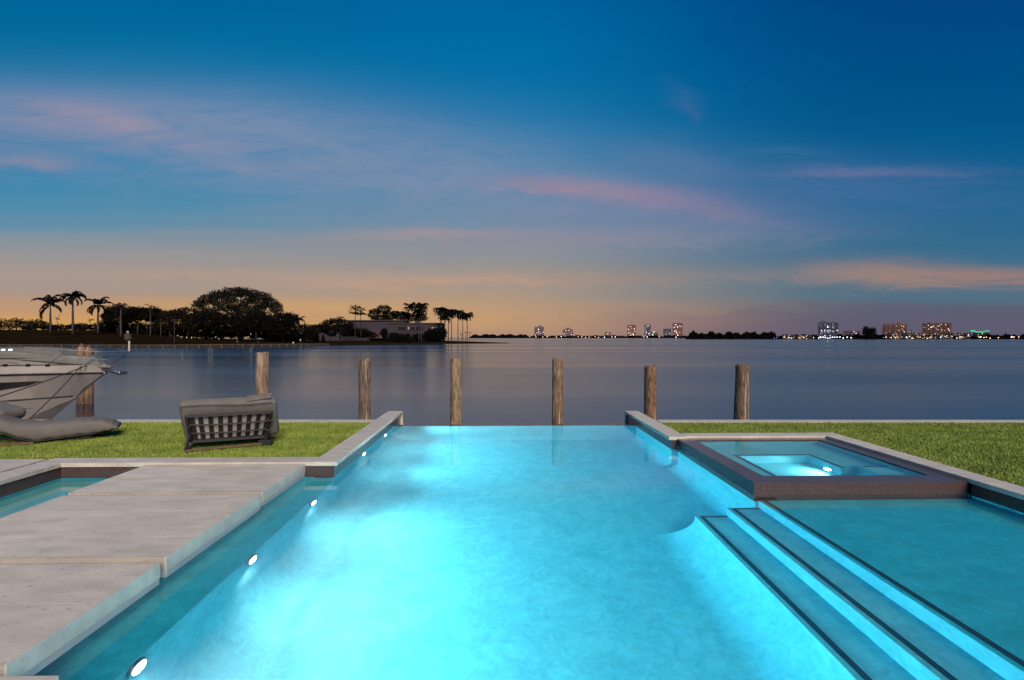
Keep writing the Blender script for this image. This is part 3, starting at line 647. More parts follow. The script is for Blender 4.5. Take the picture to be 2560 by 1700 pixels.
for p, q_ in ((bl, fb[0].lerp(ft[0], .30)), (br, fb[1].lerp(ft[1], .25))):
    MB().bar(p, q_, .04).build('leg', M['frame'], db)
    MB().bar(p, p+nh*1.1-ac*(.0 if p is bl else .12), .05, .04).build('side_rail', M['woodb'], db)
for p, s in ((ft[0].lerp(fb[0], .30), -1), (ft[1].lerp(fb[1], .22), 1), (ft[1].lerp(fb[1], .62), 1)):
    MB().tube([p+ac*s*.05-nb*.03, p-nb*.05-Vector((0, 0, .04)), p-ac*s*.05-nb*.03], .008, 6).build('buckle', M['strap2'], db)
MB().box(br.x-.13, br.x+.1, br.y-.05, br.y+.1, 0, .09, .01).build('foot_bracket', M['frame'], db)

cb = thing('chaise_longue', 'long low grey padded chaise lying on the lawn in front of the yacht', 'chaise longue', at(120, 1105, 10))
Dn = 9.75
topc = [(-260, 990), (-160, 1000), (-60, 1020), (0, 1040), (40, 1050), (80, 1052), (130, 1049), (190, 1044), (245, 1043), (275, 1047), (293, 1054)]
botc = [(293, 1078), (250, 1086), (179, 1096), (130, 1103), (84, 1109), (40, 1100), (0, 1088), (-80, 1068), (-160, 1050), (-260, 1035)]
def DC(px): return 9.72+.0030*(px-84)
def chaise():
    W = .72; bm = bmesh.new(); N = 46; A0 = at(0, 1000, DC(0)); A1 = at(290, 1000, DC(290)); ax = (A1-A0); ax.z = 0; ax.normalize(); wd = Vector((-ax.y, ax.x, 0))
    def interp(rows, x):
        rows = sorted(rows); return float(np.interp(x, [r[0] for r in rows], [r[1] for r in rows]))
    rings = []
    for i in range(N+1):
        px = -260+(293+260)*(1-(1-i/N)**1.6); D = DC(px); zt = at(px, interp(topc, px), D+.36).z; zb = max(.0, at(px, interp(botc, px), D).z); c = at(px, 1000, D)+wd*W/2
        h = max(.04, zt-zb); e = 1.0 if px < 255 else max(.45, math.sqrt(max(0, 1-((px-255)/44)**2)))
        row = []
        for k in range(28):
            a = 2*math.pi*k/28; ca, sa = math.cos(a), math.sin(a)
            yy = math.copysign(abs(ca)**.55, ca)*W/2*(.75+.25*e); zz = math.copysign(abs(sa)**.7, sa)*h/2*e
            q_ = c+wd*yy; row.append(bm.verts.new((q_.x, q_.y, (zt+zb)/2+zz+.007*math.sin(i*1.7+sa))))
        rings.append(row)
    for A, Bq in zip(rings, rings[1:]):
        for k in range(28): bm.faces.new((A[k], A[(k+1) % 28], Bq[(k+1) % 28], Bq[k]))
    bm.faces.new(rings[0]); bm.faces.new(rings[-1][::-1])
    x = MB(); x.add(bm); o = x.build('cushion', M['cushion'], cb, True); noisy(o, .009, 5, 4)
    for off in (3,):
        MB().tube([at(a, b-off, DC(a)-(.0 if off < 9 else .015)) for a, b in [(0, 1084), (40, 1099), (84, 1107), (130, 1101), (179, 1094), (240, 1086)]], .006, 6).build('piping', M['strap2'], o)
chaise()
soft_box('head_pillow', .75, .62, .24, Matrix.Translation(at(-12, 1026, 10.0)) @ Matrix.Rotation(.30, 4, 'Y'), M['cushion'], cb, .11, .012, 2)
for yy in (0, .62):
    a = at(-60, 1119, dz(1119, 0)); b = at(84, 1110, dz(1110, 0)); a.z = b.z = .025; a.y += yy; b.y += yy
    MB().bar(a, b, .04).build('base_rail', M['woodb'], cb)
MB().bar(b, at(84, 1104, Dn+.3), .04).build('leg', M['woodb'], cb)
MB().bar(at(-60, 1119, 10)+Vector((0, 0, -.02)), at(-30, 1085, 9.9), .04).build('leg', M['woodb'], cb)
MB().bar(at(90, 1110, 9.95), at(230, 1090, 10.3), .05).build('frame', M['frame'], cb)

# ------------------------------------------------------------------ golf-course shore on the left
def interp(rows, x): return float(np.interp(x, [r[0] for r in rows], [r[1] for r in rows]))
SH = [(-400, 868.2), (0, 868.2), (400, 870.2), (560, 868.5), (800, 865), (1000, 861.5), (1080, 860), (1270, 858.2), (1272, 858)]      # waterline rows
TOPB = [(-400, 861.5), (0, 861.5), (400, 862.5), (560, 861), (800, 859.5), (840, 860), (1000, 857.5), (1270, 857)]     # bank top rows
RD = [(-400, 828), (0, 824), (300, 826), (420, 839), (500, 846), (620, 850), (800, 853), (1000, 851.5), (1080, 850.5), (1160, 853), (1270, 857)]
RDD = [(-400, 260), (300, 250), (420, 235), (620, 230), (800, 240), (1000, 262), (1160, 275), (1270, 278)]
pxs = list(range(-400, 1275, 18)); V = []; Fc = []; R = 9
rngs = []
for px in pxs:
    d0 = dz(interp(SH, px), -1.0); z1 = EYE+(CY-interp(TOPB, px))/F*(d0+.4)
    dR = interp(RDD, px); zR = EYE+(CY-interp(RD, px))/F*dR
    pts = [(d0, -1.6), (d0+.4, z1)]
    for k in range(1, R):
        t = k/(R-1); D = d0+.4+(dR-d0-.4)*t; pts.append((D, z1+(zR-z1)*(t**1.15)))
    pts.append((dR+250 if px < 1000 else dR+6, zR-.5 if px < 1000 else -1.3))
    rngs.append(pts)
    u = (px-CX)/F
    for D, z in pts: p = FW*D+RT*(u*D); V.append((p.x, p.y, z))
K = len(rngs[0])
for i in range(len(pxs)-1):
    for k in range(K-1): Fc.append((i*K+k, (i+1)*K+k, (i+1)*K+k+1, i*K+k+1))
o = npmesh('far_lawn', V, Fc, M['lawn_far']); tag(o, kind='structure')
for p in o.data.polygons: p.use_smooth = True
def ground_at(px, py): return at(px, py, 1)
bw = thing('bulkhead', 'dark bulkhead with concrete posts along the far golf course shore', 'wall', at(300, 868, dz(868, -1)))
bk = [px for px in pxs if px <= 832]; V = []; Fc = []; V2 = []; F2 = []
for px in bk:
    d0 = dz(interp(SH, px), -1.0)-.15; u = (px-CX)/F; z1 = EYE+(CY-interp(TOPB, px))/F*(d0)
    p = FW*d0+RT*(u*d0); p2 = FW*(d0+.8)+RT*(u*(d0+.8)); V += [(p.x, p.y, -1.6), (p.x, p.y, z1-.15)]; V2 += [(p.x, p.y-.1, z1-.15), (p.x, p.y-.1, z1+.06), (p2.x, p2.y, z1+.06)]
for i in range(len(bk)-1):
    Fc.append((2*i, 2*i+2, 2*i+3, 2*i+1)); F2 += [(3*i, 3*i+3, 3*i+4, 3*i+1), (3*i+1, 3*i+4, 3*i+5, 3*i+2)]
npmesh('face', V, Fc, M['bulk'], bw); npmesh('cap', V2, F2, M['bulkcap'], bw)
for px in [-15, 24, 50, 76, 102, 128, 154, 182, 210, 241, 275, 308, 340, 372, 407, 437, 467, 497, 526, 554, 581, 607, 632, 655, 677, 697, 718, 736, 752, 770]:
    d0 = dz(interp(SH, px), -1.0)-.5; u = (px-CX)/F; p = FW*d0+RT*(u*d0); z1 = EYE+(CY-interp(TOPB, px))/F*d0
    MB().box(p.x-.22, p.x+.22, p.y, p.y+.4, -1.5, z1-.05).build('post', M['bulkcap'], bw)

# ------------------------------------------------------------------ vegetation builders
def leaves(blobs, D, n, size, seed, shell=.55):      # blobs: (px, py, rx, ry) in photo pixels around distance D
    r = np.random.default_rng(seed); tot = sum(b[2]*b[3] for b in blobs); P_ = []
    s = D/F
    for (px, py, rx, ry) in blobs:
        k = max(30, int(n*rx*ry/tot)); d = r.normal(size=(k, 3)); d /= np.linalg.norm(d, axis=1)[:, None]
        rad = shell+(1-shell)*r.random(k)**.6; rad *= 1+.16*np.sin(d[:, 0]*7+px)*np.cos(d[:, 2]*6+py)
        c = np.array(at(px, py, D)); P_.append(c+d*rad[:, None]*np.array([rx*s, min(rx, ry*1.6)*s, ry*s]))
    P_ = np.concatenate(P_); n = len(P_)
    # cluster: every point spawns a small cluster of leaf faces
    m = 3; Q = np.repeat(P_, m, 0)+r.normal(size=(n*m, 3))*size*.55; n = len(Q)
    a = r.normal(size=(n, 3)); a /= np.linalg.norm(a, axis=1)[:, None]; b = np.cross(a, r.normal(size=(n, 3))); b /= np.linalg.norm(b, axis=1)[:, None]
    sz = size*r.uniform(.35, .9, n)[:, None]
    V = np.stack([Q+a*sz, Q+b*sz*.6, Q-a*sz, Q-b*sz*.6], 1).reshape(-1, 3)
    return V, np.arange(4*n).reshape(-1, 4)
def tree(label, blobs, base, D, n=1500, size=.5, m='leaf', trunk=.35, cat='tree', name='tree', group=None, limbs=True, seed=None, stems=1, shell=.55):
    seed = seed if seed is not None else int(blobs[0][0]*13+blobs[0][1]); rr = random.Random(seed)
    b = at(base[0], base[1], D); t = thing(name, label, cat, b, group)
    V, Fc = leaves(blobs, D, n, size, seed, shell); npmesh('crown', V, Fc, M[m], t)
    if trunk:
        cx_ = sum(q_[0]*q_[2] for q_ in blobs)/sum(q_[2] for q_ in blobs); cyy = sum(q_[1]*q_[2] for q_ in blobs)/sum(q_[2] for q_ in blobs)
        mb = MB()
        for sft in range(stems):
            bb = b+Vector(((sft-(stems-1)/2)*1.2, 0, -.4)); fork = b.lerp(at(cx_, cyy, D), .45)
            mb.tube([bb, bb.lerp(fork, .5)+Vector((rr.uniform(-.3, .3), 0, 0)), fork], [trunk, trunk*.8, trunk*.65], 8)
            if limbs:
                for q_ in blobs: e = at(q_[0], q_[1]+q_[3]*.2, D); mb.tube([fork, fork.lerp(e, .55)+Vector((0, rr.uniform(-.5, .5), rr.uniform(0, .5))), e], [trunk*.5, trunk*.3, trunk*.08], 6)
        mb.build('trunk', M['bark'], t, True)
    return t
def palm(label, px, base, crown, D, rad, seed=0, n=15, m='leaf', tm='barkl', tr=.30, droop=1.0, fan=False, group=None, lean=0, name='palm_tree', up=.9, lw=.028):
    rr = random.Random(seed); b = at(px-lean, base, D); c = at(px, crown, D); R_ = rad/F*D
    t = thing(name, label, 'palm tree', b, group)
    mb = MB(); mb.tube([b+Vector((0, 0, -.4)), b.lerp(c, .15), b.lerp(c, .45), b.lerp(c, .8), c], [tr*1.25, tr, tr*1.05, tr*.7, tr*.5], 10); mb.build('trunk', M[tm], t, True)
    V = []; Fc = []
    def quad(a, bq, cq, d): i = len(V); V.extend([a, bq, cq, d]); Fc.append((i, i+1, i+2, i+3))
    for k in range(n):
        az_ = 2*math.pi*(k+rr.uniform(-.3, .3))/n*1.0; e0 = rr.uniform(-.25, up) if k % 3 else rr.uniform(up*.8, up+.4)
        L = R_*rr.uniform(.85, 1.15); d = Vector((math.cos(az_), math.sin(az_)*.9, 0)); p = c.copy(); ang = e0; pts = [p.copy()]
        for s in range(9):
            p = p+(d*math.cos(ang)+Vector((0, 0, math.sin(ang))))*(L/8); ang -= droop*(.12+.035*s)*(1.0); pts.append(p.copy())
        sd_ = d.cross(Vector((0, 0, 1))).normalized()
        if fan:
            e = pts[4]
            for j in range(9):
                f_ = (j-4)/4; tip = e+(pts[5]-pts[4]).normalized()*L*.5*math.cos(f_*1.1)+sd_*L*.45*math.sin(f_*1.1)+Vector((0, 0, -.12*L*abs(f_)))
                w_ = (tip-e).cross(Vector((0, 0, 1))).normalized()*.07*R_; quad(e-w_*.3, e+w_*.3, (e+tip)/2+w_, tip)
            wv = sd_*.03*R_; quad(pts[0]-wv, pts[0]+wv, e+wv, e-wv)
        else:
            for s in range(1, 9):
                for h in (0, .5):
                    a = pts[s].lerp(pts[min(9, s+1)], h); ll = L*.24*math.sin(math.pi*min(1, (s+h+.8)/10.2))**.6
                    tang = (pts[min(9, s+1)]-pts[s]).normalized()
                    for sg in (-1, 1):
                        dirn = (sd_*sg*.75+tang*.55+Vector((0, 0, -.55*rr.uniform(.6, 1.4)))).normalized(); tip = a+dirn*ll
                        w_ = tang*L*lw; quad(a-w_, a+w_, (a+tip)/2+w_*.9, tip)
            for s in range(9): wv = Vector((0, 0, .02*R_)); quad(pts[s]-wv, pts[s]+wv, pts[s+1]+wv*.5, pts[s+1]-wv*.5)
    npmesh('crown', V, Fc, M[m], t)
    return t
# left lawn palms and trees
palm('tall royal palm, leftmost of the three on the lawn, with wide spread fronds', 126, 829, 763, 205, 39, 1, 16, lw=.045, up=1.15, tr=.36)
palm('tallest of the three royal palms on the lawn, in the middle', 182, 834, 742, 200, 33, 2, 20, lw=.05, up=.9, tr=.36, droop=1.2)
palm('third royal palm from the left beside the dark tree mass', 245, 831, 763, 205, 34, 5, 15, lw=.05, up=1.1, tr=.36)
palm('small fan palm far behind, between the first two royal palms', 143, 824, 795, 275, 9, 6, 12, tr=.15, fan=True, tm='bark')
palm('tiny palm far behind, just left of the third royal palm', 227, 826, 800, 275, 9, 7, 9, tr=.12, tm='bark')
palm('pale palm with ragged crown in front of the dark trees, right of the three royals', 302, 840, 768, 190, 24, 8, 15, m='leafb', tr=.34, droop=1.3)
palm('thin pale palm standing before the tree mass left of the light pole', 376, 840, 770, 195, 17, 9, 9, m='leafb', tr=.2)
palm('slim short palm with a narrow trunk left of the light pole', 402, 842, 795, 200, 12, 10, 9, m='leafb', tr=.14)
tree('rounded pale umbrella tree at far left of the lawn horizon', [(35, 807, 26, 12), (60, 812, 24, 12), (20, 815, 18, 9)], (42, 826), 285, 700, .5, 'leafb', shell=.4)
tree('low umbrella tree right of the pale rounded one', [(90, 808, 24, 10), (108, 814, 20, 10)], (93, 826), 288, 600, .5, 'leafb', shell=.4)
tree('tree cut by the left picture edge', [(-12, 812, 20, 16)], (-10, 826), 285, 400, .5, 'leafb')
for k, (px, w_, h_) in enumerate(((150, 26, 7), (186, 18, 8), (205, 20, 9), (240, 20, 8), (266, 22, 12), (122, 22, 6), (75, 20, 5))):
    tree(['low dark shrub on the lawn horizon behind the first royal palm', 'low dark shrub just right of the tallest royal palm', 'low dark shrub with pointed top between tallest and third royal palm', 'low dark shrub under the third royal palm', 'dark shrub at the left foot of the dark tree mass', 'low dark shrub left of the small fan palm', 'low dark shrub under the umbrella trees'][k],
         [(px, 822-h_/2, w_, h_)], (px, 828), 272, 350, .5, 'leaf', 0, 'shrub', 'shrub', 'shrubs along the lawn horizon')
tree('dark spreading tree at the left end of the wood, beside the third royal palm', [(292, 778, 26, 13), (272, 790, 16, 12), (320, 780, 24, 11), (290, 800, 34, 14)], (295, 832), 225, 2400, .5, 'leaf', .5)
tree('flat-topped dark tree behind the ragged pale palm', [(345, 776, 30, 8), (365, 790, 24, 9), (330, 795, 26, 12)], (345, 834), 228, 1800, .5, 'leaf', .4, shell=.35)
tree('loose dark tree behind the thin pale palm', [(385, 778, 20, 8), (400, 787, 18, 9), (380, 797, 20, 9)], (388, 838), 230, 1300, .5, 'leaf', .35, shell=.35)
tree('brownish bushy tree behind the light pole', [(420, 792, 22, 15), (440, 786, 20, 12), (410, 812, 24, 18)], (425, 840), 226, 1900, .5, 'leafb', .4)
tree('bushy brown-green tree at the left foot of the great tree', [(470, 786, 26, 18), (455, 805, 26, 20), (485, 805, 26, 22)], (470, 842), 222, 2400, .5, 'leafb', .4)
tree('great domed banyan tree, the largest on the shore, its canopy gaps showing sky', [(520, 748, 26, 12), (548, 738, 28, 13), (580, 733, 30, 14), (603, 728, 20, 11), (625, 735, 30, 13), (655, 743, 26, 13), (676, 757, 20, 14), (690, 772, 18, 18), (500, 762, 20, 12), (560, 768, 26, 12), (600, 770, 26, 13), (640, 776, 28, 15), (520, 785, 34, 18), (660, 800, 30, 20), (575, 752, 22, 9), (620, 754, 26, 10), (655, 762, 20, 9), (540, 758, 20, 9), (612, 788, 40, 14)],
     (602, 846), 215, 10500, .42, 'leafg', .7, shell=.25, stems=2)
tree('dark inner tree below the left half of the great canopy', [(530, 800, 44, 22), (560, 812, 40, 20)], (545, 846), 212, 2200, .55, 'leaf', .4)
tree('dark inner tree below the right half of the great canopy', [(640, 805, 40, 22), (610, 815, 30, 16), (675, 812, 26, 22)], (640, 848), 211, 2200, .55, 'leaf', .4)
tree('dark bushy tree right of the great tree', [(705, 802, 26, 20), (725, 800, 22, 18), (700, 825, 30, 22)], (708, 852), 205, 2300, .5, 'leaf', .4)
palm('bushy palm at the right end of the wood', 748, 852, 800, 203, 20, 21, 15, m='leaf', tr=.2)
tree('dark round bush at the right end of the wood below the bushy palm', [(752, 830, 26, 20), (775, 838, 20, 14)], (755, 854), 202, 1500, .45, 'leaf', .2, 'bush', 'bush')
us = [(262, 822, 20, 12), (300, 822, 24, 14), (335, 824, 24, 14), (368, 826, 22, 15), (400, 828, 22, 15), (432, 828, 22, 15), (465, 830, 24, 15), (500, 832, 26, 16), (535, 834, 24, 14), (570, 832, 22, 12), (625, 834, 22, 12), (660, 835, 24, 15), (690, 838, 26, 16), (722, 840, 24, 15)]
USL = ['below the third royal palm', 'behind the ragged pale palm', 'between the two pale palms', 'behind the thin pale palm', 'behind the slim short palm', 'behind the light pole', 'at the first garden lamps', 'left of the great tree', 'under the left side of the great tree', 'just left of the great trunk', 'just right of the great trunk', 'under the right side of the great tree', 'right of the great tree', 'left of the round bush']
for (px, py, rx, ry), l in zip(us, USL):
    tree('dark undergrowth shrub '+l, [(px, py-3, rx, ry), (px+rx*.5, py+4, rx*.7, ry*.7)], (px, py+ry), 232 if px < 480 else 222, 700, .55, 'leaf', 0, 'shrub', 'shrub', 'undergrowth shrubs below the shore trees')
tree('broad dark bush hiding the foot of the villa left wing', [(905, 832, 26, 11), (880, 826, 16, 10), (930, 838, 16, 8)], (900, 846), 254, 1300, .4, 'leaf', 0, 'bush', 'bush')
tree('broad dark bush nearest the water below the villa windows', [(985, 849, 24, 11), (1012, 850, 24, 11), (1000, 842, 20, 8)], (1000, 860), 232, 1500, .35, 'leaf', 0, 'bush', 'bush')
tree('dark bush mass at the right end wall of the villa', [(1085, 833, 20, 14), (1062, 842, 20, 9), (1104, 836, 14, 13)], (1085, 850), 250, 1500, .4, 'leaf', 0, 'bush', 'bush')
tree('dark leafy tree before the bare left wall of the villa', [(812, 822, 14, 12), (828, 828, 16, 12), (862, 832, 12, 10)], (822, 850), 246, 1300, .4, 'leaf', .2)
# light pole, posts and garden lamps
lp = thing('light_pole', 'thin pale T-shaped light pole standing on the far lawn', 'light pole', at(436, 860, 165))
MB().tube([at(436, 861, 165), at(436, 801, 165)], .10, 8).build('pole', M['barkl'], lp)
a = at(429, 800, 165); MB().box(a.x, at(443, 800, 165).x, a.y-.2, a.y+.2, a.z-.1, a.z+.12).build('crossbar', M['barkl'], lp)
def small(name, label, cat, px, y0, y1, D, wpx, m, cap=None, group=None):
    b = at(px, y1, D); t = at(px, y0, D); wd = wpx/F*D; o = thing(name, label, cat, b, group)
    MB().tube([b, t], wd*.3, 8).build('post', M[m], o); c = MB(); bb = bmesh.new()
    bmesh.ops.create_uvsphere(bb, u_segments=10, v_segments=8, radius=wd*.6, matrix=Matrix.Translation(t)); c.add(bb); c.build('head', M[cap or m], o)
small('marker_post', 'pale round-headed marker post at the bulkhead under the great tree', 'post', 593, 853, 861, 178, 5, 'bulkcap')
small('marker_post', 'small white-capped post at the bulkhead right of the great tree', 'post', 645, 854, 861, 182, 3, 'bulkcap', 'barkl')
small('marker_post', 'pale post at the bulkhead in front of the dark bushes', 'post', 751, 850, 861, 186, 3.5, 'bulkcap', 'coping')
small('marker_post', 'square white box post on the bulkhead left of the pale post', 'post', 733, 857, 861, 186, 4, 'bulkcap', 'coping')
GL = [(444, 839, 'leftmost of the lamps'), (453, 843, 'second'), (467, 844, 'third'), (479, 845, 'fourth'), (539, 843, 'in front of the chairs'), (547, 847, 'nearest the bank'), (622, 843, 'right of the great trunk'), (627, 835, 'above the others right of the great trunk')]
for px, py, l in GL: small('garden_lamp', 'warm glowing garden lamp under the trees, '+l, 'lamp', px, py, py+5, 212, 2.2, 'bark', 'garden', 'garden lamps under the shore trees')
for px, py in ((455, 838), (522, 836), (530, 832), (628, 828)):
    l = bpy.data.lights.new('garden_light', 'POINT'); l.energy = 12; l.color = (1, .85, .45); l.shadow_soft_size = .4
    lo = bpy.data.objects.new('garden_light', l); COL.objects.link(lo); lo.location = at(px, py+3, 209)
def person(px, base, D, label):
    b = at(px, base, D); o = MB()
    o.tube([b+Vector((-.12, 0, 0)), b+Vector((-.09, 0, .45)), b+Vector((-.05, 0, .85))], [.06, .07, .09], 8); o.tube([b+Vector((.12, 0, 0)), b+Vector((.09, 0, .45)), b+Vector((.05, 0, .85))], [.06, .07, .09], 8)
    o.tube([b+Vector((0, 0, .8)), b+Vector((0, 0, 1.15)), b+Vector((0, 0, 1.42)), b+Vector((0, 0, 1.5))], [.15, .14, .19, .06], 10)
    o.tube([b+Vector((0, 0, 1.5)), b+Vector((0, 0, 1.62)), b+Vector((0, 0, 1.75))], [.06, .11, .05], 8)
# villa on the point
vl = thing('villa', 'long low mauve flat-roofed villa on the point behind the palms', 'house', at(930, 850, 262))
def vbox(name, px0, px1, y0, y1, D, dep, m, parent, bev=0):
    a = at(px0, y0, D); b = at(px1, y1, D); return MB().box(a.x, b.x, a.y, a.y+dep, min(a.z, b.z), max(a.z, b.z), bev).build(name, M[m], parent)
vbox('wall', 770, 868, 811.5, 852, 275, 14, 'villa', vl); vbox('wall', 866, 1010, 802, 852, 268, 16, 'villa', vl)
vbox('roof', 862, 1012, 800, 802, 267.3, 17, 'villa2', vl); vbox('wall', 968, 1104, 809, 852, 262, 14, 'villa', vl); vbox('roof', 966, 1106, 807, 809, 261.5, 15, 'villa2', vl)
vbox('porch', 925, 962, 825, 846, 263, 3, 'villa2', vl)
dr = vbox('door', 936, 942, 834, 845, 262.8, .2, 'lit', vl); dr.data.materials.clear(); dr.data.materials.append(emat('door_glow', (.5, .25, .16), .35)); vbox('door', 950, 955, 834, 845, 262.8, .2, 'lit', vl).data.materials[0] = dr.data.materials[0]
for k, px in enumerate((995.5, 1001, 1007, 1013, 1025.5, 1031, 1041, 1047, 1053)):
    wn = vbox('window', px, px+4.3, 817, 824, 261.7, .25, 'win', vl)
gw = emat('pale_window_glow', (.8, .55, .4), .5)
vbox('window', 1019.5, 1022.5, 817, 824, 261.7, .25, 'win', vl).data.materials[0] = gw
vbox('window', 960, 967, 814.5, 823, 267.8, .2, 'villa2', vl)
vbox('window', 1079, 1092, 818, 824, 261.8, .2, 'win', vl).data.materials[0] = gw
vbox('window', 1040, 1050, 836, 850, 261.8, .2, 'win', vl); vbox('window', 822, 834, 823, 836, 274.6, .3, 'villa2', vl)
dm = MB(); bb = bmesh.new(); bmesh.ops.create_uvsphere(bb, u_segments=14, v_segments=8, radius=1.1, matrix=Matrix.Translation(at(1042, 807, 266))); dm.add(bb); dm.build('roof_dome', M['villa'], vl, True)
for k, (px, l) in enumerate(((786, 'left'), (793, 'middle'), (808, 'right'))):
    b = at(px, 854, 205); t = thing('topiary', 'dark cone-shaped topiary on the bank, '+l+' one of three', 'bush', b, 'cone topiaries on the bank')
    V, Fc = leaves([(px, 850, 4.5, 4), (px, 845, 3.2, 4), (px, 840, 2, 4)], 205, 500, .22, 40+k); npmesh('crown', V, Fc, M['leaf'], t)
# bushes and trees round the villa
tree('dark tree in front of the left wing of the villa', [(820, 806, 14, 7), (838, 802, 16, 7), (855, 808, 14, 12), (845, 820, 16, 12)], (852, 848), 250, 1300, .4, 'leaf', .3, shell=.35)
palm('short palm rising from the dark tree left of the villa roof', 851, 846, 795, 249, 11, 31, 12, tr=.15, tm='bark')
tree('dark bush at the left end of the villa', [(790, 825, 16, 14), (806, 815, 10, 8), (775, 828, 14, 12)], (795, 848), 240, 1000, .4, 'leaf', .15, 'bush', 'bush')
tree('thin dark tree before the villa wall', [(876, 812, 9, 7), (866, 818, 8, 6)], (874, 843), 248, 400, .35, 'leaf', .12)
for k, (px, py, rx, ry, l) in enumerate(((880, 833, 22, 8, 'under the tall window wall'), (905, 836, 16, 8, 'beneath the fan palms'), (960, 833, 9, 11, 'right of the villa door'), (990, 848, 18, 9, 'nearest the water, left half of the clump'), (1018, 849, 18, 9, 'nearest the water, right half of the clump'), (985, 838, 12, 5, 'behind the waterside clump'), (1020, 842, 9, 6, 'between the villa and the waterside clump'), (1045, 843, 14, 8, 'left of the paired palms'), (1075, 838, 16, 11, 'at the right end of the villa'), (1090, 832, 12, 12, 'at the villa corner'), (1105, 830, 10, 12, 'under the palm group'), (740, 848, 20, 7, 'low on the bank'))):
    tree('dark garden bush '+l, [(px, py, rx, ry)], (px, py+ry), 238 if py > 846 else 256, 600, .4, 'leaf', 0, 'bush', 'bush', 'garden bushes round the villa')
tree('dark domed tree behind the villa roof', [(935, 784, 15, 13), (960, 774, 18, 11), (975, 790, 18, 12), (950, 795, 24, 8)], (955, 825), 290, 2300, .45, 'leaf', .4)
tree('low dark tree behind the middle of the villa roof', [(990, 785, 12, 8), (1005, 790, 18, 11), (1040, 795, 30, 9)], (1005, 825), 290, 1500, .45, 'leaf', .3)
palm('left one of two fan palms in front of the villa', 888, 845, 776, 246, 21, 41, 30, fan=True, tm='bark', tr=.2, droop=.8)
palm('right one of two fan palms in front of the villa', 902, 843, 780, 248, 19, 42, 28, fan=True, tm='bark', tr=.2, droop=.8)
palm('tall royal palm with open crown before the right wing of the villa', 1027, 852, 772, 236, 24, 43, 20, lw=.05, tr=.22, up=1.2)
palm('dense tall palm right of the open-crowned one before the villa', 1053, 853, 771, 236, 25, 44, 26, lw=.055, tr=.22, up=1.2, droop=1.3)
palm('shorter palm drooping low before the villa windows', 1015, 850, 788, 240, 20, 45, 22, lw=.06, tr=.2, droop=1.4)
palm('palm with hanging skirt of fronds behind the dense tall palm', 1047, 852, 783, 242, 24, 46, 24, lw=.06, tr=.2, droop=1.5)
for k, (px, cr2, rd, l) in enumerate(((1103, 776, 15, 'leftmost palm of the group on the point'), (1121, 786, 12, 'low palm second in the group on the point'), (1129, 779, 14, 'bushy palm third in the group on the point'), (1145, 782, 12, 'slender palm fourth in the group on the point'), (1157, 789, 11, 'drooping palm fifth in the group on the point'), (1168, 787, 13, 'rightmost tall palm of the group on the point'), (1112, 795, 12, 'short hidden palm inside the left of the group on the point'))):
    palm(l, px, 849, cr2, 258+3*(k % 3), rd*1.5, 50+k, 30, lw=.07, tr=.2, droop=.95, up=.6, group='palms on the point')
for k, (px, cr2, l) in enumerate(((1153, 836, 'tiny palm low at the water, left one'), (1164, 831, 'tiny palm below the rightmost tall palm'), (1174, 832, 'tiny palm standing alone on the tip'))):
    palm(l, px, 850, cr2, 262, 5, 70+k, 9, tr=.08, tm='bark', group='tiny palms at the tip')

# ------------------------------------------------------------------ far skyline
def facade(name, a, b, sc):
    m = bpy.data.materials.new(name); m.use_nodes = True; t = m.node_tree; p = t.nodes['Principled BSDF']; p.inputs['Roughness'].default_value = .8
    g_ = t.nodes.new('ShaderNodeNewGeometry'); s = t.nodes.new('ShaderNodeSeparateXYZ'); t.links.new(g_.outputs['Position'], s.inputs[0])
    def line(sock, per, duty):
        d = t.nodes.new('ShaderNodeMath'); d.operation = 'DIVIDE'; t.links.new(sock, d.inputs[0]); d.inputs[1].default_value = per
        f = t.nodes.new('ShaderNodeMath'); f.operation = 'FRACT'; t.links.new(d.outputs[0], f.inputs[0])
        l = t.nodes.new('ShaderNodeMath'); l.operation = 'LESS_THAN'; t.links.new(f.outputs[0], l.inputs[0]); l.inputs[1].default_value = duty; return l.outputs[0]
    mx = t.nodes.new('ShaderNodeMath'); mx.operation = 'MULTIPLY'; t.links.new(line(s.outputs[0], sc*1.6, .6), mx.inputs[0]); t.links.new(line(s.outputs[2], sc, .6), mx.inputs[1])
    x = t.nodes.new('ShaderNodeMix'); x.data_type = 'RGBA'; x.inputs[6].default_value = (*a, 1); x.inputs[7].default_value = (*b, 1); t.links.new(mx.outputs[0], x.inputs[0]); t.links.new(x.outputs[2], p.inputs['Base Color'])
    return m
M['f1'] = facade('mauve_facade', (.17, .12, .16), (.05, .035, .055), 3.2); M['f2'] = facade('blue_facade', (.10, .10, .16), (.03, .03, .06), 3.2); M['f3'] = facade('brick_red_facade', (.24, .12, .11), (.10, .05, .05), 3.0)
M['f4'] = facade('green_grey_facade', (.11, .11, .08), (.05, .05, .04), 3.2); M['f5'] = facade('low_dark_facade', (.04, .032, .03), (.015, .012, .012), 3.0)
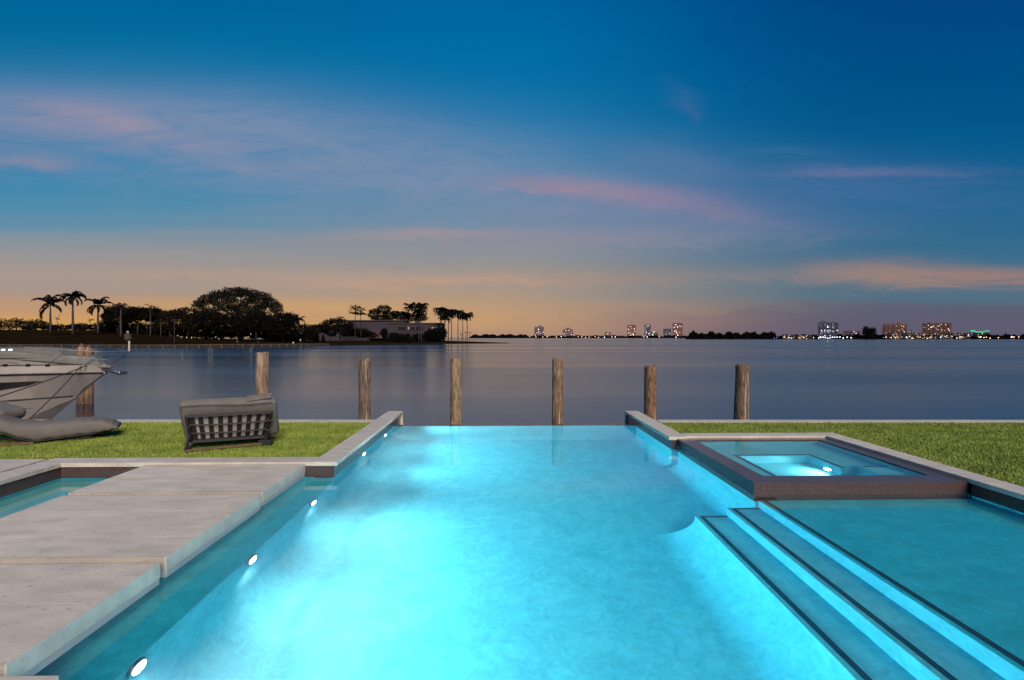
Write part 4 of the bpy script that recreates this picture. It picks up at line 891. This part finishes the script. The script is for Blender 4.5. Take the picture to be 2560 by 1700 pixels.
def tower(label, px0, px1, ytop, ybase, D, m, nl=14, blocks=(), lit='lit', cat='tower', seed=0, dep=None, name='apartment_tower', lsz=1.0):
    rr = random.Random(seed+int(px0)); a = at(px0, ytop, D); b = at(px1, ybase, D); dep = dep or abs(b.x-a.x)*.7
    t = thing(name, label, cat, ((a.x+b.x)/2, a.y, b.z))
    MB().box(a.x, b.x, a.y, a.y+dep, b.z-3, a.z).build('wall', M[m], t)
    MB().box(a.x-.3, b.x+.3, a.y-.3, a.y+dep+.3, a.z, a.z+.9).build('parapet', M[m], t)
    for (q0, q1, qt) in blocks:
        c = at(q0, qt, D); d = at(q1, ytop, D); MB().box(c.x, d.x, a.y+dep*.2, a.y+dep*.7, a.z+.9, c.z).build('roof_block', M[m], t)
    x = MB(); z = b.z+3
    while z < a.z-1: x.box(a.x+.5, b.x-.5, a.y-.9, a.y, z, z+.35); z += 3.2
    x.build('balconies', M[m], t)
    for k in range(nl):
        px = a.x+(b.x-a.x)*rr.uniform(.06, .92); zz = b.z+(a.z-b.z)*rr.uniform(.08, .95); w_ = D/1300*rr.uniform(.5, 1.3)*lsz
        MB().box(px, px+w_*1.2, a.y-1.05, a.y-.95, zz, zz+w_*1.0).build('lit_window', M[lit if rr.random() < .8 else 'litw'], t)
    ang = math.atan(((px0+px1)/2-CX)/F)+TH; t.rotation_euler.z = -ang; t.scale.x = math.cos(ang)
    return t
D1 = 2400; WB = 845
tower('mauve stepped tower farthest left on the skyline, with a central roof block', 1336, 1360, 817, WB, D1, 'f1', 16, ((1347, 1353, 813),))
tower('shorter mauve tower with a peaked roof, second on the skyline', 1407, 1432, 824, WB, D1, 'f1', 12, ((1413, 1426, 821), (1417, 1423, 819)))
tower('small pale low block on the horizon between the two tower groups', 1512, 1527, 831, WB, D1, 'f1', 3, name='apartment_block', cat='building')
tower('brown tower with many lit rows, left of the middle tower group', 1568, 1590, 813, WB, D1, 'f3', 22, ((1575, 1585, 811),))
tower('narrow dark tower with a wider roof in the middle group', 1611, 1627, 812, WB, D1, 'f2', 16, ((1612, 1628, 811),))
tower('low olive block right of the narrow dark tower', 1626, 1644, 828, WB, D1, 'f4', 9, name='apartment_block', cat='building')
tower('low grey block left of the tallest middle tower', 1658, 1678, 822, WB, D1, 'f2', 4, name='apartment_block', cat='building')
tower('tallest brown tower of the middle group', 1681, 1707, 808, WB, D1, 'f3', 20, ((1685, 1706, 807),))
tower('small low house with lit front between the olive and the grey block', 1655, 1672, 840, WB, D1-20, 'f1', 4, lit='litw', name='waterfront_house', cat='house')
tower('bright white waterfront building right of the low left island', 1318, 1339, 841, WB, D1-30, 'f1', 9, lit='litw', name='waterfront_house', cat='house')
D2 = 900; WB2 = 847.5
tower('blue-grey tower with brilliantly lit base on the right shore', 2044, 2097, 807, WB2, D2, 'f2', 26, ((2052, 2064, 802),), 'litw', seed=3)
tower('wide red-brown tower, left one of two on the right shore', 2205, 2268, 811, WB2, D2, 'f3', 26, ((2243, 2254, 805),))
tower('wide red-brown tower with more lit windows, right one of two on the right shore', 2305, 2380, 809, WB2, D2, 'f3', 32, ((2318, 2327, 805), (2352, 2368, 806)))
tower('low pale building with a single bright roof lamp between tower and bare tree', 2107, 2152, 828, WB2, D2+40, 'f1', 5, ((2120, 2130, 826),), name='apartment_block', cat='building')
tower('small house with two lit windows between the two red-brown towers', 2271, 2280, 827, WB2, D2, 'f1', 4, name='apartment_block', cat='building')
gb = tower('low building with a glowing green roof edge on the right shore', 2432, 2470, 833, WB2, D2, 'f5', 6, name='apartment_block', cat='building')
for x0, x1, y0, y1 in ((2427, 2438, 825, 829), (2438, 2462, 828.5, 831.5), (2462, 2474, 826, 828.5)):
    a = at(x0, y0, D2-1); b = at(x1, y1, D2-1); MB().box(a.x, b.x, a.y-.3, a.y, b.z, a.z).build('green_sign_light', M['litg'], gb)
for k, (a_, b_, l) in enumerate(((1955, 1990, 'leftmost low dark block behind the blue lit dock'), (1992, 2030, 'low dark block left of the blue-grey tower'), (2215, 2262, 'low dark block in front of the left red-brown tower'), (2262, 2300, 'low dark block between the red-brown towers'), (2302, 2345, 'low dark block before the left half of the right red-brown tower'), (2345, 2384, 'low dark block before the right half of the right red-brown tower'), (2390, 2428, 'low dark block left of the green roof building'))):
    tower(l+', with warm lit windows', a_, b_, 838 if k < 2 else 834, WB2, D2-40, 'f5', 10 if k < 2 else 16, name='apartment_block', cat='building', seed=k, lsz=.9)
# far tree lines and mangrove islands: one mass each
def treeline(name, label, spans, D, hgt, size, n, seed, m='leaf'):
    r = np.random.default_rng(seed); Q = []
    for x0, x1, yb, yt in spans:
        k = int(n*(x1-x0)); x = r.uniform(x0, x1, k); env = np.minimum(1, np.minimum((x-x0), (x1-x))/12+.25)
        hh = (yb-yt)*env*(.72+.28*np.sin(x*.21+seed)*np.sin(x*.077)+.12*np.sin(x*.9)); y = yb-hh*r.random(k)**.7
        dd = D*(1+r.uniform(0, .02, k)); Q.append(np.array([at(a, b, c) for a, b, c in zip(x, y, dd)]))
    Q = np.concatenate(Q); n = len(Q); a = r.normal(size=(n, 3)); a /= np.linalg.norm(a, axis=1)[:, None]; b = np.cross(a, r.normal(size=(n, 3))); b /= np.linalg.norm(b, axis=1)[:, None]
    sz = size*r.uniform(.5, 1, n)[:, None]
    V = np.stack([Q+a*sz, Q+b*sz, Q-a*sz, Q-b*sz], 1).reshape(-1, 3)
    tag(npmesh(name, V, np.arange(4*n).reshape(-1, 4), M[m]), label, 'tree line', kind='stuff')
treeline('mangrove_wood', 'low dark mangrove island left of the skyline towers', [(1175, 1322, 845.3, 836)], 2200, 10, 5, 40, 1)
treeline('mangrove_wood', 'long low dark mangrove island in the middle of the horizon', [(1716, 1946, 848, 830)], 900, 10, 2.4, 70, 2)
treeline('distant_wood', 'thin dark tree line along the far middle shore', [(1318, 1725, 845.3, 839)], 2350, 10, 4.5, 30, 3)
treeline('distant_wood', 'dark tree line along the right shore between the lit buildings', [(1946, 2050, 847.8, 836), (2090, 2220, 847.8, 835), (2215, 2450, 847.8, 840), (2445, 2700, 847.8, 836)], 880, 10, 2.0, 40, 4)
rb = random.Random(2); b = at(2172, 846, 880); t = thing('bare_tree', 'big dark feathery tree between the blue-grey tower and the red-brown towers', 'tree', b)
V, Fc = leaves([(2172, 832, 15, 12), (2165, 824, 8, 8), (2182, 826, 8, 8)], 880, 900, 1.3, 5, .1); npmesh('crown', V, Fc, M['leaf'], t)
mb = MB(); mb.tube([b, at(2172, 836, 880)], [.8, .5], 6)
for k in range(11):
    a_ = rb.uniform(-1.1, 1.1); mb.tube([at(2172, 838, 880), at(2172+16*math.sin(a_), 838-18*math.cos(a_), 880)], [.4, .08], 5)
mb.build('trunk', M['bark'], t)
# shore lamps: each a small lamp on a post, with a group
SLP = []
rs = random.Random(11)
for px in (1340, 1357, 1368, 1391, 1403, 1445, 1454, 1464, 1473, 1488, 1496, 1511, 1530, 1538, 1610, 1618, 1648, 1690): SLP.append((px, 842.5+rs.uniform(-1.5, 1), 2300, rs.choice(['lit', 'lito', 'litw', 'lit'])))
for px in (1936, 1942, 1960, 1972, 1985, 2000, 2010, 2022, 2034, 2047, 2052, 2058, 2063, 2069, 2075, 2081, 2087, 2093, 2100, 2108, 2118, 2128, 2209, 2215, 2228, 2241, 2254, 2266, 2280, 2300, 2318, 2336, 2352, 2368, 2392, 2405, 2448, 2452, 2460, 2466, 2475, 2496, 2530, 2533, 2528, 2547, 2535):
    bright = 2046 < px < 2130
    SLP.append((px, 844.8+rs.uniform(-2.5, 1) if px < 2490 else 840+rs.uniform(-4, 5), 860, 'litb' if px in (1936, 1942, 2209, 2533) else ('litw' if bright else rs.choice(['lit', 'lito', 'litw', 'lito']))))
protos = {}
for px, py, D, m in SLP:
    key = (D, m); wd = D/1300*(1.0 if D > 1000 else 1.15)
    colr = {'lit': 'warm', 'lito': 'orange', 'litw': 'white', 'litb': 'blue'}[m]; wh = 'far middle' if D > 1000 else 'right'
    lb = f'small {colr} lamp glowing at the waterline of the {wh} shore'
    if key not in protos:
        t = thing('shore_lamp', lb, 'lamp', (0, 0, 0), f'{colr} lamps along the {wh} shore')
        bb = bmesh.new(); bmesh.ops.create_uvsphere(bb, u_segments=8, v_segments=6, radius=wd*.8); c = MB(); c.add(bb); h = c.build('globe', M[m], t)
        p_ = MB().tube([(0, 0, -2.2), (0, 0, 0)], .12, 5).build('post', M['bark'], t); protos[key] = t
    else:
        s = protos[key]; t = s.copy(); COL.objects.link(t)
        for ch in s.children: cc = ch.copy(); COL.objects.link(cc); cc.parent = t
    t.location = at(px, py, D)
